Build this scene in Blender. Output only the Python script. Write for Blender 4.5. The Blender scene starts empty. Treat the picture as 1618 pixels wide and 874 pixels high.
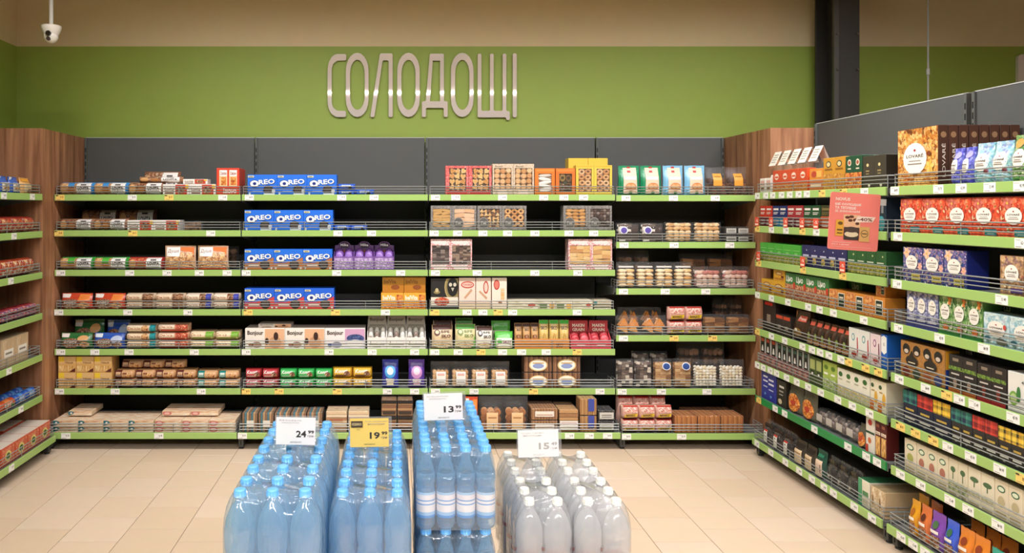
import bpy, math, random
from mathutils import Vector

# ------------------------------------------------------------------ camera, world, lights, exposure
F_PX, VX, VY, H = 1200.0, 625.0, 331.0, 1.57        # focal length in px, vanishing point, eye height
W_PX, H_PX = 1618.0, 874.0
scene = bpy.context.scene
COL = scene.collection
cam_data = bpy.data.cameras.new('camera')
cam_data.sensor_fit = 'HORIZONTAL'
cam_data.sensor_width = 36.0
cam_data.lens = 36.0 * F_PX / W_PX
cam_data.shift_x = (W_PX / 2 - VX) / W_PX
cam_data.shift_y = -(H_PX / 2 - VY) / W_PX
cam_data.clip_start = 0.05
cam = bpy.data.objects.new('camera', cam_data)
COL.objects.link(cam)
cam.location = (0, 0, H)
cam.rotation_euler = (math.pi / 2, 0, 0)
scene.camera = cam

world = bpy.data.worlds.new('world')
world.use_nodes = True
world.node_tree.nodes['Background'].inputs[0].default_value = (1.0, 0.93, 0.84, 1)
world.node_tree.nodes['Background'].inputs[1].default_value = 0.05
scene.world = world
scene.view_settings.view_transform = 'Standard'
scene.view_settings.look = 'None'
scene.view_settings.gamma = 1.0
scene.view_settings.use_curve_mapping = False
scene.view_settings.exposure = -0.27
cy = scene.cycles
cy.max_bounces = 8
cy.diffuse_bounces = 4
cy.glossy_bounces = 3
cy.transmission_bounces = 6
cy.transparent_max_bounces = 28
cy.caustics_reflective = False
cy.caustics_refractive = False
cy.use_denoising = True
cy.sample_clamp_indirect = 4.0

WARM = (1.0, 0.985, 0.995)
# ceiling luminaires: (x, y, z, length, width, tilt, spread, watts, turn about the vertical)
LUMINAIRES = [
    (0.70, 3.65, 3.20, 5.2, 0.10, 0.40, 2.25, 138.0, 0.0),
    (0.45, 1.30, 3.10, 5.6, 0.04, 0.12, 2.9, 65.0, 0.0),
    (0.45, -0.60, 3.10, 5.6, 0.10, 0.42, 1.95, 190.0, 0.0),
    (0.75, 2.20, 3.15, 3.4, 0.10, -0.95, 1.8, 62.0, math.pi / 2),  # unseen fill lamp, added to brighten the right-hand shelves
]

# ------------------------------------------------------------------ helpers
R = random.Random(7)

def lin(c):
    c = c / 255.0
    return c / 12.92 if c <= 0.04045 else ((c + 0.055) / 1.055) ** 2.4

def hexlin(h):
    h = h.lstrip('#')
    return tuple(lin(int(h[i:i + 2], 16)) for i in (0, 2, 4)) + (1.0,)

MATS = {}

def mat(h, rough=0.45, metal=0.0, spec=0.5, bump=0.0):
    key = (h, rough, metal, spec, bump)
    if key in MATS:
        return MATS[key]
    m = bpy.data.materials.new('paint_' + h.lstrip('#'))
    m.use_nodes = True
    nt = m.node_tree
    b = nt.nodes['Principled BSDF']
    b.inputs['Roughness'].default_value = rough
    b.inputs['Metallic'].default_value = metal
    b.inputs['Specular IOR Level'].default_value = spec
    # a touch of procedural tone variation
    tc = nt.nodes.new('ShaderNodeTexCoord')
    no = nt.nodes.new('ShaderNodeTexNoise')
    no.inputs['Scale'].default_value = 9.0
    nt.links.new(tc.outputs['Object'], no.inputs['Vector'])
    mx = nt.nodes.new('ShaderNodeMix')
    mx.data_type = 'RGBA'
    mx.blend_type = 'MULTIPLY'
    mx.inputs[0].default_value = 0.10
    mx.inputs[6].default_value = hexlin(h)
    nt.links.new(no.outputs['Color'], mx.inputs[7])
    nt.links.new(mx.outputs[2], b.inputs['Base Color'])
    if bump:
        n2 = nt.nodes.new('ShaderNodeTexNoise')
        n2.inputs['Scale'].default_value = 55.0
        nt.links.new(tc.outputs['Object'], n2.inputs['Vector'])
        bp = nt.nodes.new('ShaderNodeBump')
        bp.inputs['Strength'].default_value = bump
        bp.inputs['Distance'].default_value = 0.004
        nt.links.new(n2.outputs['Fac'], bp.inputs['Height'])
        nt.links.new(bp.outputs['Normal'], b.inputs['Normal'])
    MATS[key] = m
    return m

def foil(h):
    return mat(h, 0.30, 0.0, 0.6, 0.55)

def photo(name, cols, scale=60.0, rough=0.4, stretch=(1, 1, 1), stretch2=None):
    """printed picture: blotches of the picture's colours"""
    key = ('photo', name)
    if key in MATS:
        return MATS[key]
    m = bpy.data.materials.new('print_' + name)
    m.use_nodes = True
    nt = m.node_tree
    b = nt.nodes['Principled BSDF']
    b.inputs['Roughness'].default_value = rough
    tc = nt.nodes.new('ShaderNodeTexCoord')
    mp = nt.nodes.new('ShaderNodeMapping')
    mp.inputs['Scale'].default_value = stretch
    nt.links.new(tc.outputs['Object'], mp.inputs['Vector'])
    mp2 = nt.nodes.new('ShaderNodeMapping')
    mp2.inputs['Scale'].default_value = stretch2 or stretch
    mp2.inputs['Location'].default_value = (.37, .11, .73)
    nt.links.new(tc.outputs['Object'], mp2.inputs['Vector'])
    outs = []
    n = len(cols)
    for (mpp, sc_, shift) in ((mp, scale * 1.15, 0), (mp2, scale * (2.7 if not stretch2 else 1.15), 1)):
        vo = nt.nodes.new('ShaderNodeTexVoronoi')
        vo.inputs['Scale'].default_value = sc_
        nt.links.new(mpp.outputs['Vector'], vo.inputs['Vector'])
        sep = nt.nodes.new('ShaderNodeSeparateColor')
        nt.links.new(vo.outputs['Color'], sep.inputs['Color'])
        rp = nt.nodes.new('ShaderNodeValToRGB')
        rp.color_ramp.interpolation = 'CONSTANT'
        el = rp.color_ramp.elements
        el[0].position = 0.0
        el[0].color = hexlin(cols[0])
        el[1].position = 1.0 / n
        el[1].color = hexlin(cols[1 % n])
        for i in range(2, n):
            e = el.new(i / n)
            e.color = hexlin(cols[i])
        nt.links.new(sep.outputs['Red' if not shift else 'Green'], rp.inputs['Fac'])
        outs.append(rp.outputs['Color'])
    mx = nt.nodes.new('ShaderNodeMix')
    mx.data_type = 'RGBA'
    mx.inputs[0].default_value = 0.5
    nt.links.new(outs[0], mx.inputs[6])
    nt.links.new(outs[1], mx.inputs[7])
    nt.links.new(mx.outputs[2], b.inputs['Base Color'])
    MATS[key] = m
    return m

def clear_mat(name, tint, body, fac, rough=0.08, wrinkle=0.0, scale=35.0, translucent=0.0, edge=0.55, sheen=1.45):
    """thin clear plastic: see-through, with its own sheen"""
    key = ('clear', name)
    if key in MATS:
        return MATS[key]
    m = bpy.data.materials.new(name)
    m.use_nodes = True
    nt = m.node_tree
    for n in list(nt.nodes):
        nt.nodes.remove(n)
    out = nt.nodes.new('ShaderNodeOutputMaterial')
    tr = nt.nodes.new('ShaderNodeBsdfTransparent')
    tr.inputs[0].default_value = (*tint, 1)
    pr = nt.nodes.new('ShaderNodeBsdfPrincipled')
    pr.inputs['Base Color'].default_value = (*body, 1)
    pr.inputs['Roughness'].default_value = rough
    pr.inputs['Specular IOR Level'].default_value = 0.7
    bodysh = pr.outputs[0]
    if translucent:
        tl = nt.nodes.new('ShaderNodeBsdfTranslucent')
        tl.inputs[0].default_value = (*body, 1)
        m2 = nt.nodes.new('ShaderNodeMixShader')
        m2.inputs[0].default_value = translucent
        nt.links.new(pr.outputs[0], m2.inputs[1])
        nt.links.new(tl.outputs[0], m2.inputs[2])
        bodysh = m2.outputs[0]
    lw = nt.nodes.new('ShaderNodeLayerWeight')
    lw.inputs['Blend'].default_value = 0.25
    ma = nt.nodes.new('ShaderNodeMath')
    ma.operation = 'MULTIPLY_ADD'
    ma.inputs[1].default_value = edge
    ma.inputs[2].default_value = fac
    ma.use_clamp = True
    nt.links.new(lw.outputs['Facing'], ma.inputs[0])
    mx = nt.nodes.new('ShaderNodeMixShader')
    nt.links.new(ma.outputs[0], mx.inputs[0])
    nt.links.new(tr.outputs[0], mx.inputs[1])
    nt.links.new(bodysh, mx.inputs[2])
    if wrinkle:
        tc = nt.nodes.new('ShaderNodeTexCoord')
        no = nt.nodes.new('ShaderNodeTexNoise')
        no.inputs['Scale'].default_value = scale
        no.inputs['Detail'].default_value = 3.0
        no.inputs['Distortion'].default_value = 1.5
        nt.links.new(tc.outputs['Object'], no.inputs['Vector'])
        bp = nt.nodes.new('ShaderNodeBump')
        bp.inputs['Strength'].default_value = wrinkle
        bp.inputs['Distance'].default_value = 0.01
        nt.links.new(no.outputs['Fac'], bp.inputs['Height'])
        nt.links.new(bp.outputs['Normal'], pr.inputs['Normal'])
        nt.links.new(bp.outputs['Normal'], lw.inputs['Normal'])
    gl = nt.nodes.new('ShaderNodeBsdfGlossy')
    gl.inputs['Roughness'].default_value = rough
    # surface reflection that is the same from both sides of the thin sheet
    lf = nt.nodes.new('ShaderNodeLayerWeight')
    lf.inputs['Blend'].default_value = 0.5
    pw = nt.nodes.new('ShaderNodeMath')
    pw.operation = 'POWER'
    pw.inputs[1].default_value = 4.0
    nt.links.new(lf.outputs['Facing'], pw.inputs[0])
    f0 = ((sheen - 1) / (sheen + 1)) ** 2
    fr = nt.nodes.new('ShaderNodeMath')
    fr.operation = 'MULTIPLY_ADD'
    fr.inputs[1].default_value = 0.6
    fr.inputs[2].default_value = f0
    nt.links.new(pw.outputs[0], fr.inputs[0])
    mg = nt.nodes.new('ShaderNodeMixShader')
    nt.links.new(fr.outputs[0], mg.inputs[0])
    nt.links.new(mx.outputs[0], mg.inputs[1])
    nt.links.new(gl.outputs[0], mg.inputs[2])
    if wrinkle:
        nt.links.new(bp.outputs['Normal'], gl.inputs['Normal'])
        nt.links.new(bp.outputs['Normal'], lf.inputs['Normal'])
    nt.links.new(mg.outputs[0], out.inputs[0])
    MATS[key] = m
    return m

def film():
    return clear_mat('clear_film', (0.985, 0.985, 0.985), (0.9, 0.9, 0.9), 0.02, 0.12, 1.0, 26.0, edge=0.10, sheen=1.4)

def wood_mat():
    key = 'wood'
    if key in MATS:
        return MATS[key]
    m = bpy.data.materials.new('oak_laminate')
    m.use_nodes = True
    nt = m.node_tree
    b = nt.nodes['Principled BSDF']
    b.inputs['Roughness'].default_value = 0.5
    tc = nt.nodes.new('ShaderNodeTexCoord')
    mp = nt.nodes.new('ShaderNodeMapping')
    mp.inputs['Scale'].default_value = (9, 9, 0.7)
    no = nt.nodes.new('ShaderNodeTexNoise')
    no.inputs['Scale'].default_value = 2.2
    no.inputs['Detail'].default_value = 6
    no.inputs['Distortion'].default_value = 0.6
    nt.links.new(tc.outputs['Object'], mp.inputs['Vector'])
    nt.links.new(mp.outputs['Vector'], no.inputs['Vector'])
    rp = nt.nodes.new('ShaderNodeValToRGB')
    rp.color_ramp.elements[0].position = 0.3
    rp.color_ramp.elements[0].color = hexlin('#75492f')
    rp.color_ramp.elements[1].position = 0.72
    rp.color_ramp.elements[1].color = hexlin('#b98560')
    nt.links.new(no.outputs['Fac'], rp.inputs['Fac'])
    nt.links.new(rp.outputs['Color'], b.inputs['Base Color'])
    MATS[key] = m
    return m

class MB:
    """collects faces of one mesh; mi is the material slot"""
    def __init__(self):
        self.v, self.f, self.m, self.mats, self.smooth = [], [], [], [], []
    def slot(self, m):
        if m not in self.mats:
            self.mats.append(m)
        return self.mats.index(m)
    def add(self, vs, fs, m, smooth=False):
        o = len(self.v)
        i = self.slot(m)
        self.v += [tuple(p) for p in vs]
        for f in fs:
            self.f.append(tuple(o + k for k in f))
            self.m.append(i)
            self.smooth.append(smooth)
    def box(self, x0, x1, y0, y1, z0, z1, m):
        vs = [(x, y, z) for x in (x0, x1) for y in (y0, y1) for z in (z0, z1)]
        self.add(vs, [(0, 1, 3, 2), (4, 6, 7, 5), (0, 4, 5, 1), (2, 3, 7, 6), (0, 2, 6, 4), (1, 5, 7, 3)], m)
    def cbox(self, x0, x1, y0, y1, z0, z1, m, c=0.0015):
        c = min(c, (x1 - x0) * .3, (y1 - y0) * .3, (z1 - z0) * .3)
        X, Y, Z = (x0, x1), (y0, y1), (z0, z1)
        vs, idx = [], {}
        for a in (0, 1):
            for b in (0, 1):
                for d in (0, 1):
                    sx, sy, sz = (1 - 2 * a), (1 - 2 * b), (1 - 2 * d)
                    x, y, z = X[a], Y[b], Z[d]
                    for ax, p in enumerate(((x, y + c * sy, z + c * sz), (x + c * sx, y, z + c * sz), (x + c * sx, y + c * sy, z))):
                        idx[(a, b, d, ax)] = len(vs)
                        vs.append(p)
        fs = []
        for ax in range(3):
            for s in (0, 1):
                q = []
                for (u, w) in ((0, 0), (0, 1), (1, 1), (1, 0)):
                    k = [u, w]
                    k.insert(ax, s)
                    q.append(idx[(k[0], k[1], k[2], ax)])
                if (s == 0) == (ax != 1):
                    q.reverse() if ax == 1 else None
                fs.append(tuple(q))
        for ax in range(3):
            o1, o2 = [k for k in range(3) if k != ax]
            for a in (0, 1):
                for b in (0, 1):
                    k0 = [0, 0, 0]
                    k0[o1], k0[o2] = a, b
                    k1 = list(k0)
                    k1[ax] = 1
                    fs.append((idx[(*k0, o1)], idx[(*k1, o1)], idx[(*k1, o2)], idx[(*k0, o2)]))
        for a in (0, 1):
            for b in (0, 1):
                for d in (0, 1):
                    fs.append((idx[(a, b, d, 0)], idx[(a, b, d, 1)], idx[(a, b, d, 2)]))
        self.add(vs, fs, m)
    def lathe(self, prof, n, m, c=(0, 0, 0), axis='z', caps=True, smooth=True):
        vs = []
        for (r, z) in prof:
            for k in range(n):
                a = 2 * math.pi * k / n
                p = (r * math.cos(a), r * math.sin(a), z)
                if axis == 'x':
                    p = (p[2], p[0], p[1])
                elif axis == 'y':
                    p = (p[0], p[2], p[1])
                vs.append((p[0] + c[0], p[1] + c[1], p[2] + c[2]))
        fs = []
        for i in range(len(prof) - 1):
            for k in range(n):
                a, b = i * n + k, i * n + (k + 1) % n
                fs.append((a, b, b + n, a + n))
        self.add(vs, fs, m, smooth)
        if caps:
            o = len(self.v) - len(vs)
            for ring in (0, len(prof) - 1):
                self.f.append(tuple(o + ring * n + k for k in range(n)))
                self.m.append(self.slot(m))
                self.smooth.append(False)
    def bar(self, a, b, t, m):
        """square bar from a to b"""
        a, b = Vector(a), Vector(b)
        d = (b - a).normalized()
        u = d.orthogonal().normalized() * t / 2
        w = d.cross(u).normalized() * t / 2
        vs = [p + s * u + q * w for p in (a, b) for (s, q) in ((-1, -1), (1, -1), (1, 1), (-1, 1))]
        self.add(vs, [(0, 1, 5, 4), (1, 2, 6, 5), (2, 3, 7, 6), (3, 0, 4, 7), (3, 2, 1, 0), (4, 5, 6, 7)], m)
    def torus(self, R0, r, n, k, m, c=(0, 0, 0)):
        """ring lying in the XZ plane"""
        vs, fs = [], []
        for i in range(n):
            a = 2 * math.pi * i / n
            for j in range(k):
                b = 2 * math.pi * j / k
                rr = R0 + r * math.cos(b)
                vs.append((c[0] + rr * math.cos(a), c[1] + r * math.sin(b), c[2] + rr * math.sin(a)))
        for i in range(n):
            for j in range(k):
                fs.append((i * k + j, ((i + 1) % n) * k + j, ((i + 1) % n) * k + (j + 1) % k, i * k + (j + 1) % k))
        self.add(vs, fs, m, True)
    def blob(self, c, r, m, n=8, k=5):
        vs, fs = [(c[0], c[1], c[2] - r[2])], []
        for i in range(1, k):
            t = math.pi * i / k
            for j in range(n):
                a = 2 * math.pi * j / n
                vs.append((c[0] + r[0] * math.sin(t) * math.cos(a), c[1] + r[1] * math.sin(t) * math.sin(a), c[2] - r[2] * math.cos(t)))
        vs.append((c[0], c[1], c[2] + r[2]))
        for j in range(n):
            fs.append((0, 1 + (j + 1) % n, 1 + j))
            fs.append((len(vs) - 1, len(vs) - 1 - n + j, len(vs) - 1 - n + (j + 1) % n))
        for i in range(k - 2):
            for j in range(n):
                a, b = 1 + i * n + j, 1 + i * n + (j + 1) % n
                fs.append((a, b, b + n, a + n))
        self.add(vs, fs, m, True)
    def prism(self, pts, y0, y1, m):
        """polygon in XZ, pushed from y0 to y1"""
        n = len(pts)
        vs = [(p[0], y0, p[1]) for p in pts] + [(p[0], y1, p[1]) for p in pts]
        fs = [tuple(range(n)), tuple(range(2 * n - 1, n - 1, -1))]
        for i in range(n):
            j = (i + 1) % n
            fs.append((j, i, n + i, n + j))
        self.add(vs, fs, m)
    def mesh(self, name):
        me = bpy.data.meshes.new(name)
        me.from_pydata(self.v, [], self.f)
        for m in self.mats:
            me.materials.append(m)
        me.polygons.foreach_set('material_index', self.m)
        me.polygons.foreach_set('use_smooth', self.smooth)
        me.validate()
        me.update()
        return me

def link(name, data, parent=None, loc=None, rz=0.0):
    o = bpy.data.objects.new(name, data)
    COL.objects.link(o)
    if parent is not None:
        o.parent = parent
    if loc is not None:
        o.location = loc
    if rz:
        o.rotation_euler = (0, 0, rz)
    return o

USED = {}

def tag(o, label, cat, group=None):
    o['label'] = label
    o['category'] = cat
    if group:
        o['group'] = group
    USED.setdefault(label, []).append(o.name)
    return o

def structure(o):
    o['kind'] = 'structure'
    return o

TXT = {}

def text2d(s):
    if s in TXT:
        return TXT[s]
    cu = bpy.data.curves.new('lettering', 'FONT')
    bold = s.startswith('*')
    cu.body = s[1:] if bold else s
    cu.offset = .028 if bold else .008
    cu.resolution_u = 2
    cu.fill_mode = 'FRONT'
    ob = bpy.data.objects.new('lettering', cu)
    COL.objects.link(ob)
    dg = bpy.context.evaluated_depsgraph_get()
    me = bpy.data.meshes.new_from_object(ob.evaluated_get(dg))
    vs = [(v.co.x, v.co.y) for v in me.vertices]
    fs = [tuple(p.vertices) for p in me.polygons]
    bpy.data.objects.remove(ob)
    bpy.data.curves.remove(cu)
    bpy.data.meshes.remove(me)
    if not vs:
        vs, fs = [(0, 0), (1, 0), (1, 1)], [(0, 1, 2)]
    x0, x1 = min(v[0] for v in vs), max(v[0] for v in vs)
    y0, y1 = min(v[1] for v in vs), max(v[1] for v in vs)
    w, h = max(x1 - x0, 1e-4), max(y1 - y0, 1e-4)
    vs = [((v[0] - x0) / w - .5, (v[1] - y0) / h - .5) for v in vs]
    TXT[s] = (vs, fs, w / h)
    return TXT[s]

def M_(c):
    return mat(c) if isinstance(c, str) else c

def build_front(art, w, h, surf=None, step=0.00035, base=0.0006, xs=None):
    """printed front: art is in fractions of the front face; surf(u, v) is the depth of the face there"""
    b = MB()
    step = min(step, .0045 / max(1, len(art)))
    for k, a in enumerate(art):
        off = base + step * k
        def P(u, v):
            u, v = min(max(u, 0.0), 1.0), min(max(v, 0.0), 1.0)
            y = surf(u, v) if surf else 0.0
            return ((u - .5) * w * (xs(v) if xs else 1.0), y - off, v * h)
        t = a[0]
        if t == 'R':
            _, x0, y0, x1, y1, c = a
            n = 8 if surf else 1
            vs = [P(x0 + (x1 - x0) * i / n, y0 + (y1 - y0) * j / n) for j in range(n + 1) for i in range(n + 1)]
            fs = [(j * (n + 1) + i, j * (n + 1) + i + 1, (j + 1) * (n + 1) + i + 1, (j + 1) * (n + 1) + i) for j in range(n) for i in range(n)]
            b.add(vs, fs, M_(c))
        elif t == 'E':
            _, cx, cy_, rx, ry, c = a
            n, rings = 18, 3 if surf else 1
            vs = [P(cx, cy_)]
            for q in range(1, rings + 1):
                for i in range(n):
                    an = 2 * math.pi * i / n
                    vs.append(P(cx + rx * q / rings * math.cos(an), cy_ + ry * q / rings * math.sin(an)))
            fs = [(0, 1 + i, 1 + (i + 1) % n) for i in range(n)]
            for q in range(rings - 1):
                for i in range(n):
                    p, r_ = 1 + q * n + i, 1 + q * n + (i + 1) % n
                    fs.append((p, p + n, r_ + n, r_))
            b.add(vs, fs, M_(c))
        elif t == 'P':
            _, pts, c = a
            b.add([P(*p) for p in pts], [tuple(range(len(pts)))], M_(c))
        elif t == 'T':
            s, cx, cy_, wf, hf, c = a[1:7]
            rot = a[7] if len(a) > 7 else 0
            vs, fs, asp = text2d(s)
            tw, th = wf * w, hf * h
            out = []
            for (x, y) in vs:
                px, py = x * tw, y * th
                if rot == 90:
                    px, py = -y * tw, x * th
                elif rot:
                    r_ = math.radians(rot)
                    px, py = px * math.cos(r_) - py * math.sin(r_), px * math.sin(r_) + py * math.cos(r_)
                out.append(P(cx + px / w, cy_ + py / h))
            b.add(out, fs, M_(c))
    return b.mesh('printed_front')

def stroke2d(pts_outer, holes=()):
    pass

# ------------------------------------------------------------------ the room
Y_WALL, Y_FRONT, Y_PANEL = 5.65, F_PX / 236.8, F_PX / 215.2
Z_GREEN, Z_CEIL = 2.783, 3.40

def floor_mat():
    m = mat('#c9ad93', 0.38, 0.0, 0.45)
    return m

def tile_mat(i):
    return mat(['#dcc3a9', '#d9bfa4', '#dec6ae'][i], 0.34, 0.0, 0.5)

def grout_floor():
    """floor slab under the tiles; far from the tiles it shows the same tile pattern"""
    m = bpy.data.materials.new('tile_pattern')
    m.use_nodes = True
    nt = m.node_tree
    b = nt.nodes['Principled BSDF']
    b.inputs['Roughness'].default_value = 0.4
    tc = nt.nodes.new('ShaderNodeTexCoord')
    br = nt.nodes.new('ShaderNodeTexBrick')
    br.inputs['Color1'].default_value = hexlin('#dcc3a9')
    br.inputs['Color2'].default_value = hexlin('#d9bfa4')
    br.inputs['Mortar'].default_value = hexlin('#8d7763')
    br.inputs['Scale'].default_value = 1.0
    br.inputs['Mortar Size'].default_value = 0.003
    br.inputs['Brick Width'].default_value = 0.281
    br.inputs['Row Height'].default_value = 0.281
    nt.links.new(tc.outputs['Object'], br.inputs['Vector'])
    nt.links.new(br.outputs['Color'], b.inputs['Base Color'])
    return m

b = MB()
b.box(-3.0, 6.2, -5.2, 5.8, -0.12, -0.0025, mat('#7c6957', 0.8))
b.box(-3.0, 6.2, -5.2, 1.899, -0.0025, 0.0, grout_floor())
floor = structure(link('floor', b.mesh('floor')))
TILE = 0.281
tile_meshes = []
for i in range(3):
    b = MB()
    b.cbox(-TILE / 2 + .0015, TILE / 2 - .0015, -TILE / 2 + .0015, TILE / 2 - .0015, -0.008, 0.0, tile_mat(i), 0.0008)
    tile_meshes.append(b.mesh('tile'))
for ci in range(-6, 14):
    x = -1.0304 + ci * TILE + TILE / 2
    for rj in range(13):
        y = 1.90 + TILE / 2 + rj * TILE + (TILE / 2 if ci % 2 else 0) 
        if y > 5.6:
            continue
        link('tile', tile_meshes[R.randrange(3)], floor, (x, y, 0))

b = MB()
green, beige = mat('#93a848', 0.55, 0, 0.4), mat('#dccaa2', 0.7)
b.box(-2.95, 6.2, Y_WALL, Y_WALL + .12, 0, Z_GREEN, green)
b.box(-2.95, 6.2, Y_WALL, Y_WALL + .12, Z_GREEN, Z_CEIL, beige)
structure(link('wall_back', b.mesh('wall_back')))
b = MB()
b.box(-2.94, -2.82, -5.2, Y_WALL, 0, Z_GREEN, green)
b.box(-2.94, -2.82, -5.2, Y_WALL, Z_GREEN, Z_CEIL, beige)
structure(link('wall_left', b.mesh('wall_left')))
b = MB()
b.box(6.08, 6.2, -5.2, Y_WALL, 0, Z_CEIL, mat('#cbbda8', 0.7))
structure(link('wall_right', b.mesh('wall_right')))
b = MB()
b.box(-2.95, 6.2, -5.3, -5.2, 0, Z_CEIL, mat('#cbbda8', 0.7))
structure(link('wall_front', b.mesh('wall_front')))
b = MB()
b.box(-2.95, 6.2, -5.3, Y_WALL + .12, Z_CEIL, Z_CEIL + .1, mat('#cfc6ba', 0.8))
structure(link('ceiling', b.mesh('ceiling')))

# steel column beside the back wall
b = MB()
dk = mat('#35332f', 0.5)
b.box(3.072, 3.256, 5.33, 5.345, 0, Z_CEIL, dk)
b.box(3.072, 3.256, 5.55, 5.565, 0, Z_CEIL, dk)
b.box(3.157, 3.171, 5.345, 5.55, 0, Z_CEIL, dk)
b.box(3.072, 3.105, 5.318, 5.33, 0, Z_CEIL, mat('#4a4843', 0.45))
for zz in (2.55, 2.80, 3.05):
    for xx in (3.092, 3.235):
        b.lathe([(0.007, -0.008), (0.007, 0.0)], 6, mat('#8a8880', 0.3, 1.0), (xx, 5.318, zz), 'y')
tag(structure(link('steel_column', b.mesh('steel_column'))), 'dark steel column rising behind the grey shelving panel', 'column')

# luminaires under the ceiling
for i, (x, y, z, ln, wd, tilt, spread, watts, turn) in enumerate(LUMINAIRES):
    root = link('ceiling_light', None, None, (x, y, z), turn)
    b = MB()
    b.cbox(-ln / 2 - .02, ln / 2 + .02, -wd / 2 - .02, wd / 2 + .02, .012, .07, mat('#dedad2', 0.4), .004)
    link('housing', b.mesh('housing'), root)
    b = MB()
    for k in range(5):
        xx = -ln / 2 + .2 + (ln - .4) * k / 4
        b.bar((xx, 0, .07), (xx, 0, Z_CEIL - z), .008, mat('#b5b1a8', 0.3, 1.0))
    link('suspension_rod', b.mesh('suspension_rod'), root)
    la = bpy.data.lights.new('lamp', 'AREA')
    la.shape = 'RECTANGLE'
    la.size, la.size_y = ln, wd
    la.energy = watts
    la.color = WARM
    la.spread = spread
    lo = link('lamp', la, root, (0, 0, 0.0))
    lo.rotation_euler = (tilt, 0, 0)
    tag(root, ['long linear ceiling lamp nearest the back wall', 'long linear ceiling lamp above the water bottles',
               'long linear ceiling lamp over the camera position',
               'unseen fill lamp added to brighten the right shelves'][i], 'ceiling lamp', 'ceiling lamps')

# ------------------------------------------------------------------ wall lettering
def px_wall(px, py):
    s = F_PX / (Y_WALL - .025)
    return ((px - VX) / s, H - (py - VY) / s)

def round_poly(pts, r, seg=3):
    out, n = [], len(pts)
    for i in range(n):
        p0, p, p1 = Vector(pts[i - 1]), Vector(pts[i]), Vector(pts[(i + 1) % n])
        a, c = (p0 - p), (p1 - p)
        rr = min(r, a.length * .45, c.length * .45)
        a, c = p + a.normalized() * rr, p + c.normalized() * rr
        for k in range(seg + 1):
            t = k / seg
            q = (1 - t) ** 2 * a + 2 * t * (1 - t) * p + t * t * c
            out.append((q.x, q.y))
    return out

def stadium(x0, x1, y0, y1, e, n=10):
    cx, rx = (x0 + x1) / 2, (x1 - x0) / 2
    pts = [(cx + rx * math.cos(math.pi * k / n), y0 + e - e * math.sin(math.pi * k / n)) for k in range(n + 1)]
    pts += [(cx - rx * math.cos(math.pi * k / n), y1 - e + e * math.sin(math.pi * k / n)) for k in range(n + 1)]
    return pts

def shape_mesh(name, polys, depth, m):
    cu = bpy.data.curves.new(name, 'CURVE')
    cu.dimensions = '2D'
    cu.fill_mode = 'BOTH'
    cu.extrude = depth / 2
    for pts in polys:
        sp = cu.splines.new('POLY')
        sp.points.add(len(pts) - 1)
        for q, p in zip(sp.points, pts):
            q.co = (p[0], p[1], 0, 1)
        sp.use_cyclic_u = True
    ob = bpy.data.objects.new(name, cu)
    COL.objects.link(ob)
    me = bpy.data.meshes.new_from_object(ob.evaluated_get(bpy.context.evaluated_depsgraph_get()))
    bpy.data.objects.remove(ob)
    bpy.data.curves.remove(cu)
    # XY plane -> XZ plane, facing -Y
    for v in me.vertices:
        v.co = (v.co.x, -v.co.z, v.co.y)
    me.materials.clear()
    me.materials.append(m)
    me.name = name
    return me

LET = [
    [round_poly([(285, 108), (285, 151), (225, 152), (198, 172), (188, 205), (188, 440), (198, 470), (225, 490), (283, 490), (283, 532), (218, 532), (184, 510), (166, 472), (160, 430), (160, 210), (167, 165), (188, 126), (215, 108)], 12)],
    [stadium(283, 436, 100, 532, 120), stadium(311, 410, 146, 484, 95)],
    [round_poly([(512, 104), (598, 104), (598, 533), (571, 533), (571, 150), (530, 150), (475, 533), (447, 533)], 12)],
    [stadium(629, 780, 100, 532, 120), stadium(657, 752, 146, 484, 95)],
    [round_poly([(848, 106), (943, 106), (943, 426), (968, 426), (968, 532), (942, 532), (942, 470), (822, 470), (822, 532), (795, 532), (795, 426), (821, 426)], 10),
     [(868, 152), (917, 152), (917, 426), (849, 426)]],
    [stadium(990, 1142, 100, 532, 120), stadium(1018, 1115, 146, 484, 95)],
    [round_poly([(1170, 106), (1195, 106), (1195, 490), (1253, 490), (1253, 106), (1278, 106), (1278, 490), (1338, 490), (1338, 106), (1363, 106), (1363, 492), (1386, 492), (1386, 552), (1362, 552), (1362, 534), (1170, 534)], 10)],
    [round_poly([(1406, 104), (1433, 104), (1433, 534), (1406, 534)], 12)],
]
SIGN_M = mat('#ece0d8', 0.045, 0.30)
sx, sz = px_wall(667, 136)
sign = tag(link('wall_sign', None, None, (sx, Y_WALL - .0125, sz)), 'large pale metal Cyrillic lettering on the green wall', 'sign')
for polys in LET:
    pp = [[(px_wall(480 + x / 4.258, 60 + y / 4.258)[0] - sx, px_wall(480 + x / 4.258, 60 + y / 4.258)[1] - sz) for (x, y) in p] for p in polys]
    link('letter', shape_mesh('letter', pp, .024, SIGN_M), sign)
x0, z0 = px_wall(1609, 86)
me = shape_mesh('letter', [round_poly([(0, 0), (.075, 0), (.075, -.49), (0, -.49)], .03)], .024, SIGN_M)
tag(link('wall_letter', me, None, (x0, Y_WALL - .0125, z0)), 'pale upright letter stroke on green wall at right picture edge', 'sign')

# made-up slim pole in place of a glossy edge behind the right shelving
b = MB()
b.lathe([(.006, 0), (.006, Z_CEIL)], 8, mat('#d8d8cf', 0.25, 0.6))
b.lathe([(.011, 2.46), (.011, 2.50)], 8, mat('#e8e8e0', 0.25, 0.6))
tag(link('glossy_edge_pole', b.mesh('glossy_edge_pole'), None, (3.52, 5.02, 0)), 'thin white stand-in for a glossy edge behind the right grey shelving panel', 'pole')

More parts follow.
